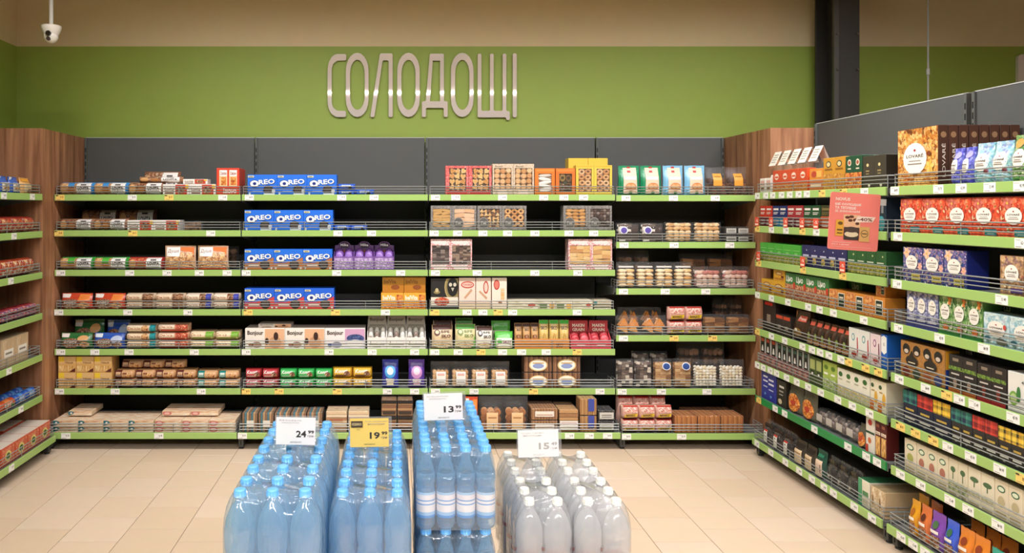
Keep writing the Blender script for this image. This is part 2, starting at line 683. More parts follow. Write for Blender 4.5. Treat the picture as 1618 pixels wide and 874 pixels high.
# security camera under the ceiling
sc = F_PX / 4.7
cx, cz = (81 - VX) / sc, H - (42 - VY) / sc
camr = link('security_camera', None, None, (cx, 4.7, cz))
wht = mat('#ece7dc', 0.35)
b = MB()
b.lathe([(.012, 0), (.012, Z_CEIL - cz)], 12, wht)
link('mount_pole', b.mesh('mount_pole'), camr)
b = MB()
b.lathe([(.058, 0.004), (.060, -.004), (.056, -.022), (.046, -.046), (.040, -.056)], 24, wht)
link('housing', b.mesh('housing'), camr)
b = MB()
b.blob((0, -.004, -.062), (.043, .043, .043), wht, 16, 10)
eye = link('eyeball', b.mesh('eyeball'), camr)
b = MB()
b.lathe([(.016, -.055), (.016, -.036)], 16, mat('#1a1715', 0.1, 0, 0.8), (.004, 0, -.052), 'y')
b.lathe([(.012, -.050), (.012, -.036)], 16, mat('#3a2f2b', 0.2, 0, 0.8), (.002, 0, -.083), 'y')
link('lens', b.mesh('lens'), eye)
tag(camr, 'white dome security camera hanging from ceiling on a pole', 'camera')

# ------------------------------------------------------------------ wooden corner boards
def corner(xs, xe, yb, label):
    root = link('wooden_corner_panel', None, None, (xs, yb, 0))
    sg = 1 if xe > xs else -1
    b = MB()
    b.cbox(min(0, sg * .018), max(0, sg * .018), 0, 5.60 - yb, 0, 2.095, wood_mat(), .001)
    link('side_board', b.mesh('side_board'), root)
    b = MB()
    b.cbox(min(sg * .0185, xe - xs), max(sg * .0185, xe - xs), 0, .018, 0, 2.095, wood_mat(), .001)
    link('front_board', b.mesh('front_board'), root)
    tag(root, label, 'panel')
corner(-2.283, -2.80, 4.907, 'wooden corner panel at the left end of the back shelves')
corner(2.412, 2.695, 4.886, 'wooden corner panel at the right end of the back shelves')

# ------------------------------------------------------------------ shelving bays
STEEL, DECK, PANEL = mat('#7d7f7c', 0.35, 0.5), mat('#7e807e', 0.4, 0.2), mat('#535452', 0.55)
SLOT = mat('#111111', 0.8)
RAIL = mat('#a0c26c', 0.28, 0.0, 0.5)
RAIL_DK = mat('#2b8a48', 0.28, 0.0, 0.5)
WIRE = mat('#a0a19d', 0.4, 0.35)
FOOT = mat('#4d504e', 0.4, 0.4)

def label_mesh(kind, txt):
    b = MB()
    card = {'w': mat('#f4f2ec', .4), 'y': mat('#f6d271', .4), 'r': mat('#f4f2ec', .4)}[kind]
    w, h = .060, .037
    b.box(-w / 2, w / 2, -.0012, 0, -h / 2, h / 2, card)
    art = [('T', txt, .68, .55, .36, .34, '#3a3a38' if kind == 'w' else '#7a4a14'), ('R', .10, .12, .55, .17, '#8d8a84'), ('R', .08, .82, .5, .86, '#b0aca4')]
    if kind == 'y':
        art.append(('R', .04, .78, .30, .95, '#3a332a'))
    if kind == 'r':
        art = []
    fm = build_front(art, w, h)
    for p in fm.polygons:
        b.add([(fm.vertices[k].co.x, fm.vertices[k].co.y - .0012, fm.vertices[k].co.z - h / 2) for k in p.vertices], [tuple(range(len(p.vertices)))], fm.materials[p.material_index])
    return b.mesh('price_label')
PRICES = {'w': ['84 99', '92 79', '62 49', '13 49', '45 99'], 'y': ['19 99', '28 49', '88 79']}
LABELS = {k: [label_mesh(k, t) for t in v] for k, v in PRICES.items()}
# small red discount talker standing above a label
b = MB()
b.box(-.024, .024, -.003, -.002, .018, .075, mat('#e2553e', .4))
tk = build_front([('T', '-%', .55, .62, .6, .3, '#fff3e6'), ('R', .1, .12, .9, .3, '#f6ddc8')], .048, .057)
for p in tk.polygons:
    b.add([(tk.vertices[k].co.x, tk.vertices[k].co.y - .003, tk.vertices[k].co.z + .018) for k in p.vertices], [tuple(range(len(p.vertices)))], tk.materials[p.material_index])
TALKER = b.mesh('discount_talker')

class Bay:
    def __init__(self, side, loc, rz, w, depth, bf, zs, where, top, guards=True):
        self.side, self.loc, self.rz, self.w, self.depth, self.bf, self.zs, self.where = side, Vector(loc), rz, w, depth, bf, zs, where
        self.top = top
    def s(self, px, d):
        """pixels per metre at a picture column, at setback d from the shelf front"""
        if self.side == 'B':
            return F_PX / (self.loc.y + d)
        X = self.loc.x + (d if self.side == 'R' else -d)
        return (px - VX) / X
    def x(self, px, d=0.0):
        if self.side == 'B':
            return (px - VX) / self.s(px, d) - self.loc.x
        Y = F_PX / self.s(px, d)
        return self.loc.y - Y if self.side == 'R' else Y - self.loc.y
    def z(self, px, py, d=0.0):
        return H - (py - VY) / self.s(px, d)
    def front(self, k):
        return -self.bf if k == len(self.zs) - 1 else 0.0

def build_bay(bay, label, tags, rails_dark=(), right_upright=False, no_guard=(), n_div=3):
    root = link('shelving_bay', None, None, bay.loc, bay.rz)
    tag(root, label, 'shelving')
    w, dp = bay.w, bay.depth
    b = MB()
    b.cbox(.006, w - .006, dp, dp + .02, .03, bay.top, PANEL, .002)
    b.box(.006, w - .006, dp - .001, dp + .021, bay.top, bay.top + .004, mat('#c9cac4', .35))
    link('back_panel', b.mesh('back_panel'), root)
    for xx in ([0.0, w] if right_upright else [0.0]):
        b = MB()
        b.box(xx - .018 if xx else .001, xx + .018 if not xx else xx - .001, dp - .012, dp + .03, 0, bay.top, mat('#5b5c58', .5))
        n = int((bay.top - .05) / .05)
        xc = xx + .009 if not xx else xx - .009
        for q in range(n):
            zz = .04 + q * .05
            b.box(xc - .0035, xc + .0035, dp - .0135, dp - .011, zz, zz + .030, SLOT)
        link('upright', b.mesh('upright'), root)
    for xx in ([.0, w] if right_upright else [.0]):
        b = MB()
        x0 = xx if not xx else xx - .036
        b.cbox(x0, x0 + .034, -bay.bf + .03, dp, .012, .072, FOOT, .003)
        b.lathe([(.016, 0), (.016, .014)], 10, mat('#2c2d2b', .5), (x0 + .017, -bay.bf + .05, 0))
        b.lathe([(.016, 0), (.016, .014)], 10, mat('#2c2d2b', .5), (x0 + .017, dp - .05, 0))
        b.box(x0 + .014, x0 + .020, -bay.bf + .0285, -bay.bf + .031, .028, .056, SLOT)
        link('base_foot', b.mesh('base_foot'), root)
    for k, zt in enumerate(bay.zs):
        f = bay.front(k)
        b = MB()
        b.box(.003, w - .003, f + .012, dp - .013, zt - .030, zt - .006, DECK)
        b.box(.003, w - .003, f + .010, f + .014, zt - .044, zt - .006, DECK)
        if k < len(bay.zs) - 1:
            for xx in (.004, w - .008):
                b.prism([(0, 0), (0, 0)], 0, 0, DECK) if False else None
                vs = [(xx, dp - .013, zt - .10), (xx, dp - .013, zt - .03), (xx, f + .06, zt - .03), (xx, f + .06, zt - .045)]
                vs2 = [(p[0] + .004, p[1], p[2]) for p in vs]
                b.add(vs + vs2, [(0, 1, 2, 3), (7, 6, 5, 4), (0, 3, 7, 4), (3, 2, 6, 7), (2, 1, 5, 6), (1, 0, 4, 5)], DECK)
        sh = link('shelf', b.mesh('shelf'), root)
        b = MB()
        rm = RAIL_DK if k in rails_dark else RAIL
        b.cbox(.004, w - .004, f, f + .010, zt - .041, zt, rm, .0015)
        link('price_rail', b.mesh('price_rail'), sh)
        if k not in no_guard:
            b = MB()
            t = .0034
            y = f + .013
            for q in (.018, .036, .054):
                b.bar((.012, y, zt + q), (w - .012, y, zt + q), t if q < .05 else t * 1.3, WIRE)
                b.bar((.012, y, zt + q), (.012, y + .13, zt + q), t, WIRE)
                b.bar((w - .012, y, zt + q), (w - .012, y + .13, zt + q), t, WIRE)
            nv = n_div
            for q in range(nv + 1):
                xx = .012 + (w - .024) * q / nv
                b.bar((xx, y + t, zt - .006), (xx, y + t, zt + .055), t, WIRE)
            for xx in (.012, w - .012):
                for q in (.065, .13):
                    b.bar((xx, y + q, zt - .006), (xx, y + q, zt + .055), t, WIRE)
            link('wire_guard', b.mesh('wire_guard'), sh)
        for j, tg in enumerate(tags[k].split()):
            kind = 'y' if 'y' in tg else 'w'
            px = float(tg.rstrip('ywr'))
            x = bay.x(px, f)
            if not .032 < x < w - .032:
                x = min(max(x, .034), w - .034)
            lb = link('price_label', LABELS[kind][(j + k) % len(LABELS[kind])], sh, (x, f - .0004, zt - .0205))
            if 'r' in tg:
                link('discount_talker', TALKER, sh, (x, f - .001, zt - .0205))
    bay.root = root
    return root

def zb(y, s=236.8):
    return H - (y - VY) / s
ZB = [zb(v) for v in (307.4, 364, 426.6, 489, 551.8, 614)] + [zb(684, 242.7)]
ZB4 = [zb(v) for v in (308.3, 382.6, 456, 530, 614.4)] + [zb(685.3, 242.7)]
ZR = [1.676, 1.466, 1.248, 1.046, .814, .600, .383, .112]
bx = [(v - VX) / 236.8 for v in (85, 381, 677, 973, 1195)]
BF = Y_FRONT - F_PX / 242.7
B1 = Bay('B', (bx[0], Y_FRONT, 0), 0, bx[1] - bx[0], Y_PANEL - Y_FRONT, BF, ZB, 'first back bay', 2.095)
B2 = Bay('B', (bx[1], Y_FRONT, 0), 0, bx[2] - bx[1], Y_PANEL - Y_FRONT, BF, ZB, 'second back bay', 2.095)
B3 = Bay('B', (bx[2], Y_FRONT, 0), 0, bx[3] - bx[2], Y_PANEL - Y_FRONT, BF, ZB, 'third back bay', 2.095)
B4 = Bay('B', (bx[3], Y_FRONT, 0), 0, bx[4] - bx[3], Y_PANEL - Y_FRONT, BF, ZB4, 'fourth back bay', 2.095)
LB = Bay('L', (-2.276, 3.650, 0), math.pi / 2, 1.25, .40, .086, ZB, 'left side bay', 2.095)
R1 = Bay('R', (2.30, 4.862, 0), -math.pi / 2, 1.30, .39, .02, ZR, 'far right bay', 2.116)
R2 = Bay('R', (2.30, 3.532, 0), -math.pi / 2, 1.25, .39, .02, ZR, 'near right bay', 2.116)

build_bay(B1, 'grey steel shelving bay with green rails beside the left wooden panel', [
    '95y 209 267y 352', '92y 210y 333', '96 205 264 315 359', '93 202 297', '96 150 204 307', '94 182 318', '104 251'])
build_bay(B2, 'grey steel shelving bay with green rails holding the blue cartons', [
    '394 540 591', '534 587', '389 532 633', '392y 530y 609', '389 520 588 655', '386y 441y 533y 612 655', '383 520 600'])
build_bay(B3, 'grey steel shelving bay with green rails holding red and yellow window boxes', [
    '688 720 794 859 891 922', '686 723 763 802 845 899 938', '688 754 845 913', '687y 738 763 787y 810 912', '687 724 760y 794 824 863 912y',
    '688 749 843y 948', '720 900 931 960'])
build_bay(B4, 'narrower grey shelving bay with green rails beside the right wooden panel', [
    '989 1064 1130', '986 1065 1153', '985 1051 1115', '985 1065y 1126y', '983 1045 1117', '989 1077'], right_upright=True)
build_bay(LB, 'grey shelving bay along the left wall cut by picture edge', [
    '6 51', '22', '17', '', '14', '33', '18'], right_upright=True)
build_bay(R1, 'grey shelving bay along the right side, farther from camera', [
    '1196 1210 1221 1235 1248 1262 1275 1299y 1333y 1366', '1196yr 1219r 1242r 1268yr 1290r', '1199yr 1269yr 1332yr',
    '1197 1219 1245 1277 1295 1317 1365', '1196y 1219 1240 1268 1283 1296 1310 1329 1341y 1368y 1388y',
    '1196 1206 1217 1227 1243 1259 1277 1297 1324 1347 1374', '1199y 1225 1240 1287 1340 1369 1386', '1196 1218 1241 1263 1283 1302 1317 1350 1378'],
    rails_dark=(6,), right_upright=True, no_guard=(6,))
build_bay(R2, 'grey shelving bay along the right side, nearest to camera', [
    '1414 1483 1519 1564 1612', '1419 1614', '1418 1583', '1420 1485 1555', '1421 1463 1496y 1516 1540 1601', '1423y 1447y 1475y 1498 1534 1580 1616y',
    '1423 1455 1501 1530 1577', '1424 1443 1462 1480'], right_upright=True)

# ------------------------------------------------------------------ product shapes
PARTS = {}      # (design, w, h, d) -> list of (name, mesh, loc, rot, kind, level)

def flow_t(d):
    def t(u, v):
        e = min(u, 1 - u) / .10
        tu = 1.0 if e >= 1 else .05 + .95 * math.sqrt(max(0, 1 - (1 - e) ** 2))
        tv = max(.02, 1 - abs(2 * v - 1) ** 3.2) ** .5
        return d / 2 * tu * tv
    return t

def pouch_t(d):
    def t(u, v):
        tu = max(.02, 1 - abs(2 * u - 1) ** 3.5) ** .5
        if v < .08:
            tv = .25 + .75 * math.sqrt(max(0, 1 - (1 - v / .08) ** 2))
        elif v < .5:
            tv = 1.0
        elif v < .93:
            k = (v - .5) / .43
            tv = 1 - .93 * k * k * (3 - 2 * k)
        else:
            tv = .07
        return d / 2 * tu * tv
    return t

def pouch_x(v):
    return 1 - .05 * v - .03 * math.sin(math.pi * v)

def pillow(w, h, d, t, m, nx=12, nz=12, xs=None, crumple=.0):
    b = MB()
    rr = random.Random(int(w * 1e4) + int(h * 1e5))
    for sgn in (-1, 1):
        vs = []
        for j in range(nz + 1):
            for i in range(nx + 1):
                u, v = i / nx, j / nz
                zz = v * h
                if crumple and j == nz:
                    zz -= crumple * rr.random()
                if crumple and 0 < i < nx and 0 < j < nz:
                    y = sgn * t(u, v) * (1 + rr.uniform(-.12, .08))
                else:
                    y = sgn * t(u, v)
                vs.append(((u - .5) * w * (xs(v) if xs else 1.0), d / 2 + y, zz))
        fs = [(j * (nx + 1) + i, j * (nx + 1) + i + 1, (j + 1) * (nx + 1) + i + 1, (j + 1) * (nx + 1) + i) for j in range(nz) for i in range(nx)]
        if sgn > 0:
            fs = [f[::-1] for f in fs]
        b.add(vs, fs, m, True)
    return b

def piece_mesh(kind, rx, rz, m):
    """one biscuit, rx by rz half-sizes, front to -Y"""
    b = MB()
    q = min(rx, rz)
    if kind == 'ring':
        b.torus(.66, .36, 12, 6, m)
    elif kind == 'disc':
        b.lathe([(.7, -.25), (1, -.12), (1, .12), (.7, .25)], 12, m, axis='y')
    elif kind == 'heart':
        b.blob((-.45, 0, .3), (.55, .3, .6), m)
        b.blob((.45, 0, .3), (.55, .3, .6), m)
        b.prism([(-.92, .12), (0, -1), (.92, .12)], -.22, .22, m)
    elif kind == 'stick':
        b.cbox(-1, 1, -.5, .5, -.85, .85, m, .12)
    elif kind == 'eclair':
        b.blob((0, 0, 0), (1.05, .6, .95), m, 10, 6)
    elif kind == 'tri':
        b.prism([(-1, -.85), (1, -.85), (.1, .95)], -.2, .2, m)
    elif kind == 'blob':
        b.blob((0, 0, 0), (1.05, .7, 1.0), m)
    b.v = [(v[0] * rx, v[1] * q, v[2] * rz) for v in b.v]
    return b.mesh('cookie')

def fill(kind, cols, box, nx, nz, seed, jit=.25):
    """pieces laid in a grid inside a front area (x0, x1, z0, z1, y)"""
    x0, x1, z0, z1, y = box
    rr = random.Random(seed)
    out = []
    cw, ch = (x1 - x0) / nx, (z1 - z0) / nz
    rx, rz = cw * .53, ch * .56
    if kind in ('ring', 'disc', 'heart', 'tri'):
        k = 1.25
        rx, rz = min(rx, rz * k), min(rz, rx * k)
    turn = {'stick': .16, 'eclair': .22, 'tri': .5, 'heart': .8, 'blob': .6}.get(kind, .2)
    q = min(rx, rz)
    for j in range(nz):
        for i in range(nx):
            x = x0 + cw * (i + .5) + rr.uniform(-jit, jit) * cw * .22
            z = z0 + ch * (j + .5) + rr.uniform(-jit, jit) * ch * .22
            ext = rz + math.sin(turn) * rx
            z = max(z, ext + .003)
            x = min(max(x, x0 + rx * .8), x1 - rx * .8)
            out.append((x, y + rr.uniform(-.12, .12) * q, z, rr.uniform(-turn, turn), rr.choice(cols)))
    return out, (rx, rz)

DES = {}

def D(key, shape, base, art, name, cat, desc, **kw):
    DES[key] = dict(shape=shape, base=base, art=art, name=name, cat=cat, desc=desc, **kw)

def make_parts(key, w, h, d):
    ck = (key, round(w, 3), round(h, 3), round(d, 3))
    if ck in PARTS:
        return PARTS[ck]
    g = DES[key]
    sh, base, art = g['shape'], g['base'], g['art']
    P = []
    seed = sum(ord(c) for c in key)
    if sh == 'box':
        b = MB()
        b.cbox(-w / 2, w / 2, 0, d, 0, h, M_(base), .0016)
        if g.get('top'):
            b.box(-w / 2 + .002, w / 2 - .002, .002, d - .002, h, h + .0006, M_(g['top']))
        P.append((g['name'], b.mesh(g['name']), None, None, None))
        if art:
            P.append(('printed_front', build_front(art, w, h), None, None, None))
        if g.get('side'):
            fm = build_front(g['side'], d, h)
            P.append(('printed_side', fm, (-w / 2 if g.get('side_left') else w / 2, d / 2, 0), (0, 0, -math.pi / 2 if g.get('side_left') else math.pi / 2), None))
    elif sh in ('flow', 'pouch'):
        t = flow_t(d) if sh == 'flow' else pouch_t(d)
        px_ = pouch_x if sh == 'pouch' else None
        b = pillow(w, h, d, t, foil(base) if isinstance(base, str) else base, xs=px_, crumple=.004 if sh == 'pouch' else 0)
        P.append((g['name'], b.mesh(g['name']), None, None, None))
        if art:
            P.append(('printed_front', build_front(art, w, h, lambda u, v: d / 2 - t(u, v), base=.0022, step=.0005, xs=px_), None, None, None))
    elif sh == 'win':
        # carton with a window onto the biscuits
        x0, z0, x1, z1 = g['win']
        fr = .012
        m = M_(base)
        b = MB()
        b.cbox(-w / 2, w / 2, fr, d, 0, h, m, .0015)
        X = lambda u: (u - .5) * w
        b.box(-w / 2, X(x0), 0, fr, 0, h, m)
        b.box(X(x1), w / 2, 0, fr, 0, h, m)
        b.box(X(x0), X(x1), 0, fr, 0, z0 * h, m)
        b.box(X(x0), X(x1), 0, fr, z1 * h, h, m)
        b.box(X(x0), X(x1), fr - .0008, fr, z0 * h, z1 * h, M_(g.get('inner', '#5b4632')))
        P.append((g['name'], b.mesh(g['name']), None, None, None))
        kind, cols, nx, nz = g['cookies']
        pos, r = fill(kind, cols, (X(x0) + .001, X(x1) - .001, z0 * h + .001, z1 * h - .001, fr * .75), nx, nz, seed)
        pm = {c: piece_mesh(kind, *r, mat(c, .7, 0, .2, .5)) for c in cols}
        for me_ in pm.values():      # lie flat behind the window
            ym = max(abs(v.co.y) for v in me_.vertices)
            for v in me_.vertices:
                v.co.y *= min(1.0, fr * .36 / ym)
        for (x, y, z, a, c) in pos:
            P.append(('cookie', pm[c], (x, fr * .56, z), (0, a, 0), None))
        b = MB()
        b.add([(X(x0), .0008, z0 * h), (X(x1), .0008, z0 * h), (X(x1), .0008, z1 * h), (X(x0), .0008, z1 * h)], [(0, 1, 2, 3)], film())
        P.append(('window_film', b.mesh('window_film'), None, None, None))
        if art:
            P.append(('printed_front', build_front(art, w, h), None, None, None))
    elif sh == 'clear':
        t = (flow_t if g.get('flow') else pouch_t)(d)
        b = pillow(w, h, d, t, film(), 12, 12, crumple=.006)
        P.append((g['name'], b.mesh(g['name']), None, None, None))
        kind, cols, nx, nz, ny = g['cookies']
        hz = g.get('fill', .68)
        single = g.get('single', False)
        pieces = []
        for q in range(ny):
            pos, r = fill(kind, cols, (-w * .40, w * .40, h * .05, h * hz, d * (.26 + .46 * q / max(1, ny - 1)) if ny > 1 else d * .4), nx, nz, seed + q)
            pieces += pos
        if single:
            pm = {c: piece_mesh(kind, *r, mat(c, .7, 0, .2, .5)) for c in cols}
            for (x, y, z, a, c) in pieces:
                P.append(('cookie', pm[c], (x, y, z), (0, a, 0), None))
        else:
            big = MB()
            for (x, y, z, a, c) in pieces:
                pm = PIECE(kind, r[0], r[1], c)
                big.add([(x + p[0] * math.cos(a) + p[2] * math.sin(a), y + p[1], z - p[0] * math.sin(a) + p[2] * math.cos(a)) for p in pm[0]], pm[1], mat(c, .7, 0, .2, .5))
            P.append(('biscuits', big.mesh('biscuits'), None, None, 'stuff'))
        if art:
            P.append(('sticker', build_front(art, w, h, lambda u, v: d / 2 - t(u, v), base=.0035, step=.0006), None, None, None))
    elif sh == 'brick':
        # biscuits standing in a row (or lying in layers) inside clear wrap
        b = MB()
        b.cbox(-w / 2, w / 2, 0, d, 0, h, film(), .006)
        P.append((g['name'], b.mesh(g['name']), None, None, None))
        n = g['n']
        big = MB()
        rr = random.Random(seed)
        cols = g['cols']
        e = .003
        for i in range(n):
            c = mat(cols[i % len(cols)], .7, 0, .2, .5)
            j1, j2 = rr.uniform(0, .003), rr.uniform(0, .003)
            if g.get('layers'):
                big.box(-w / 2 + e + j1, w / 2 - e - j2, e + j1, d - e, e + (h - 2 * e) * i / n, e + (h - 2 * e) * (i + .86) / n, c)
            else:
                big.box(-w / 2 + e + (w - 2 * e) * i / n, -w / 2 + e + (w - 2 * e) * (i + .86) / n, e + j1, d - e, e, h - e - j2, c)
        P.append(('biscuits', big.mesh('biscuits'), None, None, 'stuff'))
        if art:
            P.append(('sticker', build_front(art, w, h, base=.0012), None, None, None))
    elif sh == 'disp':
        # open display carton: tray with low front, standing header, packets inside
        m = M_(base)
        lo = g.get('low', .45)
        e = .003
        b = MB()
        b.box(-w / 2, w / 2, 0, d, 0, e, m)
        b.box(-w / 2, w / 2, 0, e, e, h * lo, m)
        for s in (-1, 1):
            xs = (-w / 2, -w / 2 + e) if s < 0 else (w / 2 - e, w / 2)
            vs = [(xs[0], e, e), (xs[0], d, e), (xs[0], d, h * .85), (xs[0], e, h * lo)]
            vs += [(xs[1], p[1], p[2]) for p in vs]
            b.add(vs, [(0, 1, 2, 3), (7, 6, 5, 4), (0, 3, 7, 4), (3, 2, 6, 7), (2, 1, 5, 6), (1, 0, 4, 5)], m)
        P.append((g['name'], b.mesh(g['name']), None, None, None))
        b = MB()
        pts = [(-w / 2 + .004, e), (w / 2 - .004, e), (w / 2 - .004, h * .86), (-w / 2 + .004, h * .86)]
        if g.get('oval'):
            pts = [pts[0], pts[1]] + [(w * .30 * math.cos(math.pi * k / 10) if k not in (0,) else w * .3, h * .86 + h * .14 * math.sin(math.pi * k / 10)) for k in range(11)] + [pts[3]]
            pts.insert(2, (w / 2 - .004, h * .86))
        else:
            pts = [pts[0], pts[1], (w / 2 - .004, h), (-w / 2 + .004, h)]
        b.prism(pts, d * .62, d * .62 + e, M_(g.get('header', base)))
        P.append(('header_card', b.mesh('header_card'), None, None, None))
        big = MB()
        rr = random.Random(seed)
        cols = g['cols']
        nx = g.get('nx', 3)
        rows = 3
        for q in range(rows):
            for i in range(nx):
                c = foil(rr.choice(cols))
                x = -w / 2 + e + (w - 2 * e) * (i + .5) / nx
                big.blob((x, d * (.1 + .22 * q), h * (lo * .55 + .12 * q)), ((w - 2 * e) / nx * .5, d * .11, h * lo * .55), c)
        P.append(('packets', big.mesh('packets'), None, None, 'stuff'))
        if art:
            P.append(('printed_front', build_front([a for a in art if a[-1] != 'H'], w, h * lo), None, None, None))
        if g.get('hart'):
            P.append(('printed_header', build_front(g['hart'], w, h), (0, d * .62, 0), None, None))
    elif sh == 'roll':
        b = MB()
        r = h / 2
        cols = g['cols']
        xs = [-w / 2, -w / 2 + .006, -w / 2 + .012, -w / 6, w / 6, w / 2 - .012, w / 2 - .006, w / 2]
        rs = [r * .25, r * .7, r, r, r, r, r * .7, r * .25]
        for i in range(7):
            c = cols[[0, 0, 0, 1, 0, 0, 0][i] % len(cols)]
            b.lathe([(rs[i], xs[i]), (rs[i + 1], xs[i + 1])], 16, foil(c), (0, r, r), 'x', caps=i in (0, 6))
        P.append((g['name'], b.mesh(g['name']), None, None, None))
        if art:
            def surf(u, v):
                z = (v - .5) * 2 * r
                return r - math.sqrt(max(r * r - z * z, 0))
            P.append(('printed_front', build_front(art, w, h, surf, base=.001), None, None, None))
    elif sh == 'hdr':
        # clear bag with a folded card header
        hb = h * .72
        b = pillow(w, hb, d, pouch_t(d), film(), 10, 10, crumple=.004)
        P.append((g['name'], b.mesh(g['name']), None, None, None))
        b = MB()
        m = M_(base)
        z1, z0 = h, h * .66
        ww = w * .36
        yc = d / 2
        vs = [(-ww, yc, z1), (ww, yc, z1), (ww, yc - d * .62, z0), (-ww, yc - d * .62, z0), (ww, yc + d * .55, z0), (-ww, yc + d * .55, z0)]
        vs2 = [(p[0], p[1] + (0.002 if k > 1 else 0), p[2] - (.003 if k < 2 else -.001)) for k, p in enumerate(vs)]
        b.add(vs + vs2, [(0, 1, 2, 3), (1, 0, 5, 4), (6, 9, 8, 7), (7, 10, 11, 6), (3, 2, 8, 9), (4, 5, 11, 10)], m)
        for q in range(4):
            f0 = .2 + .17 * q
            yy = lambda f: yc - d * .62 * f
            zz = lambda f: z1 - (z1 - z0) * f
            o = -.0012
            b.add([(-ww * .7, yy(f0) + o, zz(f0)), (ww * .6, yy(f0) + o, zz(f0)), (ww * .6, yy(f0 + .06) + o, zz(f0 + .06)), (-ww * .7, yy(f0 + .06) + o, zz(f0 + .06))], [(0, 1, 2, 3)], mat('#a9a08f'))
        P.append(('header_card', b.mesh('header_card'), None, None, None))
        big = MB()
        rr = random.Random(seed)
        for q in range(26):
            c = rr.choice(g['cols'])
            big.blob((rr.uniform(-.36, .36) * w, d * rr.uniform(.3, .7), rr.uniform(.06, .5) * hb), (w * .1, d * .1, w * .07), mat(c, .7), 6, 4)
        P.append(('herbs', big.mesh('herbs'), None, None, 'stuff'))
        if art:
            t = pouch_t(d)
            P.append(('sticker', build_front(art, w, hb, lambda u, v: d / 2 - t(u, v), base=.003), None, None, None))
    PARTS[ck] = P
    return P

PC = {}

def PIECE(kind, rx, rz, c):
    k = (kind, round(rx, 4), round(rz, 4))
    if k not in PC:
        me = piece_mesh(kind, rx, rz, mat('#ffffff'))
        PC[k] = ([tuple(v.co) for v in me.vertices], [tuple(p.vertices) for p in me.polygons])
        bpy.data.meshes.remove(me)
    return PC[k]

ORD = ['first', 'second', 'third', 'fourth', 'fifth', 'sixth', 'seventh', 'eighth', 'ninth', 'tenth', 'eleventh', 'twelfth']
SHELF7 = ['top shelf', 'second shelf', 'third shelf', 'fourth shelf', 'fifth shelf', 'sixth shelf', 'bottom shelf']
SHELF6 = ['top shelf', 'second shelf', 'third shelf', 'fourth shelf', 'fifth shelf', 'bottom shelf']
SHELF8 = ['top shelf', 'second shelf', 'third shelf', 'fourth shelf', 'fifth shelf', 'sixth shelf', 'seventh shelf', 'bottom shelf']

def put(bay, k, key, x0, x1, n, yt, dep=.16, d=0.026, zb_=None, layers=1, note='', lname='', rz=0.0, gap=.0018, lean=0.0, xm=None):
    """n items of one design between picture columns x0..x1 on shelf k.
    yt: picture row of the top (or a height in metres when < 2); d: setback; zb_: picture row of the bottom or metres above the deck"""
    g = DES[key]
    f = bay.front(k)
    zs = bay.zs[k] - .0055
    a, e = bay.x(x0, f + d), bay.x(x1, f + d)
    if xm:
        a, e = xm
    a, e = max(a, .0165), min(e, bay.w - .0165)
    pxm = (x0 + x1) / 2 if bay.side == 'B' else x0
    z_lo = zs + .0006
    if zb_ is not None:
        z_lo = bay.z(pxm, zb_, f + d) if zb_ > 2 else zs + zb_
    z_hi = bay.z(pxm, yt, f + d) if yt > 2 else z_lo + yt
    w = (e - a) / n - gap
    h = (z_hi - z_lo) / layers - (.0012 if layers > 1 else 0)
    if h < .01 or w < .008:
        print('SMALL', key, bay.where, k, w, h)
        h, w = max(h, .012), max(w, .01)
    shn = {6: SHELF6, 7: SHELF7, 8: SHELF8}[len(bay.zs)][k]
    dep = min(dep, bay.depth - f - d - .016)
    parts = make_parts(key, w, h, dep)
    ca, sa = math.cos(bay.rz), math.sin(bay.rz)
    res = []
    for L in range(layers):
        ln = lname
        if layers > 1:
            ln = ['lower layer', 'upper layer'][L] if layers == 2 else ['lowest layer', 'middle layer', 'top layer'][L]
        for i in range(n):
            x = a + (e - a) * (i + .5) / n
            y = f + d
            z = z_lo + L * (h + .0012)
            wx, wy = bay.loc.x + x * ca - y * sa, bay.loc.y + x * sa + y * ca
            root = None
            for q, (nm, me, loc, rot, kind) in enumerate(parts):
                o = bpy.data.objects.new(nm, me)
                COL.objects.link(o)
                if q == 0:
                    root = o
                    o.location = (wx, wy, z)
                    o.rotation_euler = (lean, 0, bay.rz + rz + (R.uniform(-.05, .05) if g['shape'] == 'pouch' and w > .06 else 0))
                else:
                    o.parent = root
                    if loc:
                        o.location = loc
                    if rot:
                        o.rotation_euler = rot
                    if kind:
                        o['kind'] = kind
            lab = g['desc']
            if n > 1:
                lab += ', ' + ORD[i] + ' from left'
            if ln:
                lab += ', ' + ln if n > 1 else ' in ' + ln
            if note:
                lab += ' ' + note
            lab += ', ' + shn + ', ' + bay.where
            tag(root, lab, g['cat'], g['desc'] + ' on ' + shn + ' of ' + bay.where if n * layers > 1 else None)
            res.append(root)
    return res

# ------------------------------------------------------------------ product designs
COOKIE = photo('cookies', ['#cf9258', '#9a5a32', '#e6b880', '#8a4a28', '#d9a468', '#f0d2a4'], 62)
CHOC = photo('chocolate', ['#6a3a26', '#8f5a3a', '#43241a', '#b07c54', '#dcc0a0', '#7a4630'], 70)
BERRY = photo('fruit', ['#b5352f', '#d9703f', '#8f2a24', '#efb98a', '#c24a3a'], 70)
FLORAL_O = photo('golden_flowers', ['#c98a3c', '#e0a95c', '#b56a2a', '#f0c884', '#8a4a20'], 38)
FLORAL_R = photo('red_flowers', ['#d94a2c', '#e8623a', '#b53428', '#ef8d63', '#c9402c', '#7d3b2a'], 55)
FLORAL_P = photo('violet_flowers', ['#3b3a78', '#51488f', '#2c3f7a', '#7a6fa8', '#e0b99a', '#2c6a8a'], 55)
FLORAL_L = photo('lilac_flowers', ['#8083a8', '#5f6390', '#b3b3c8', '#474a78', '#d3d2dc'], 60)
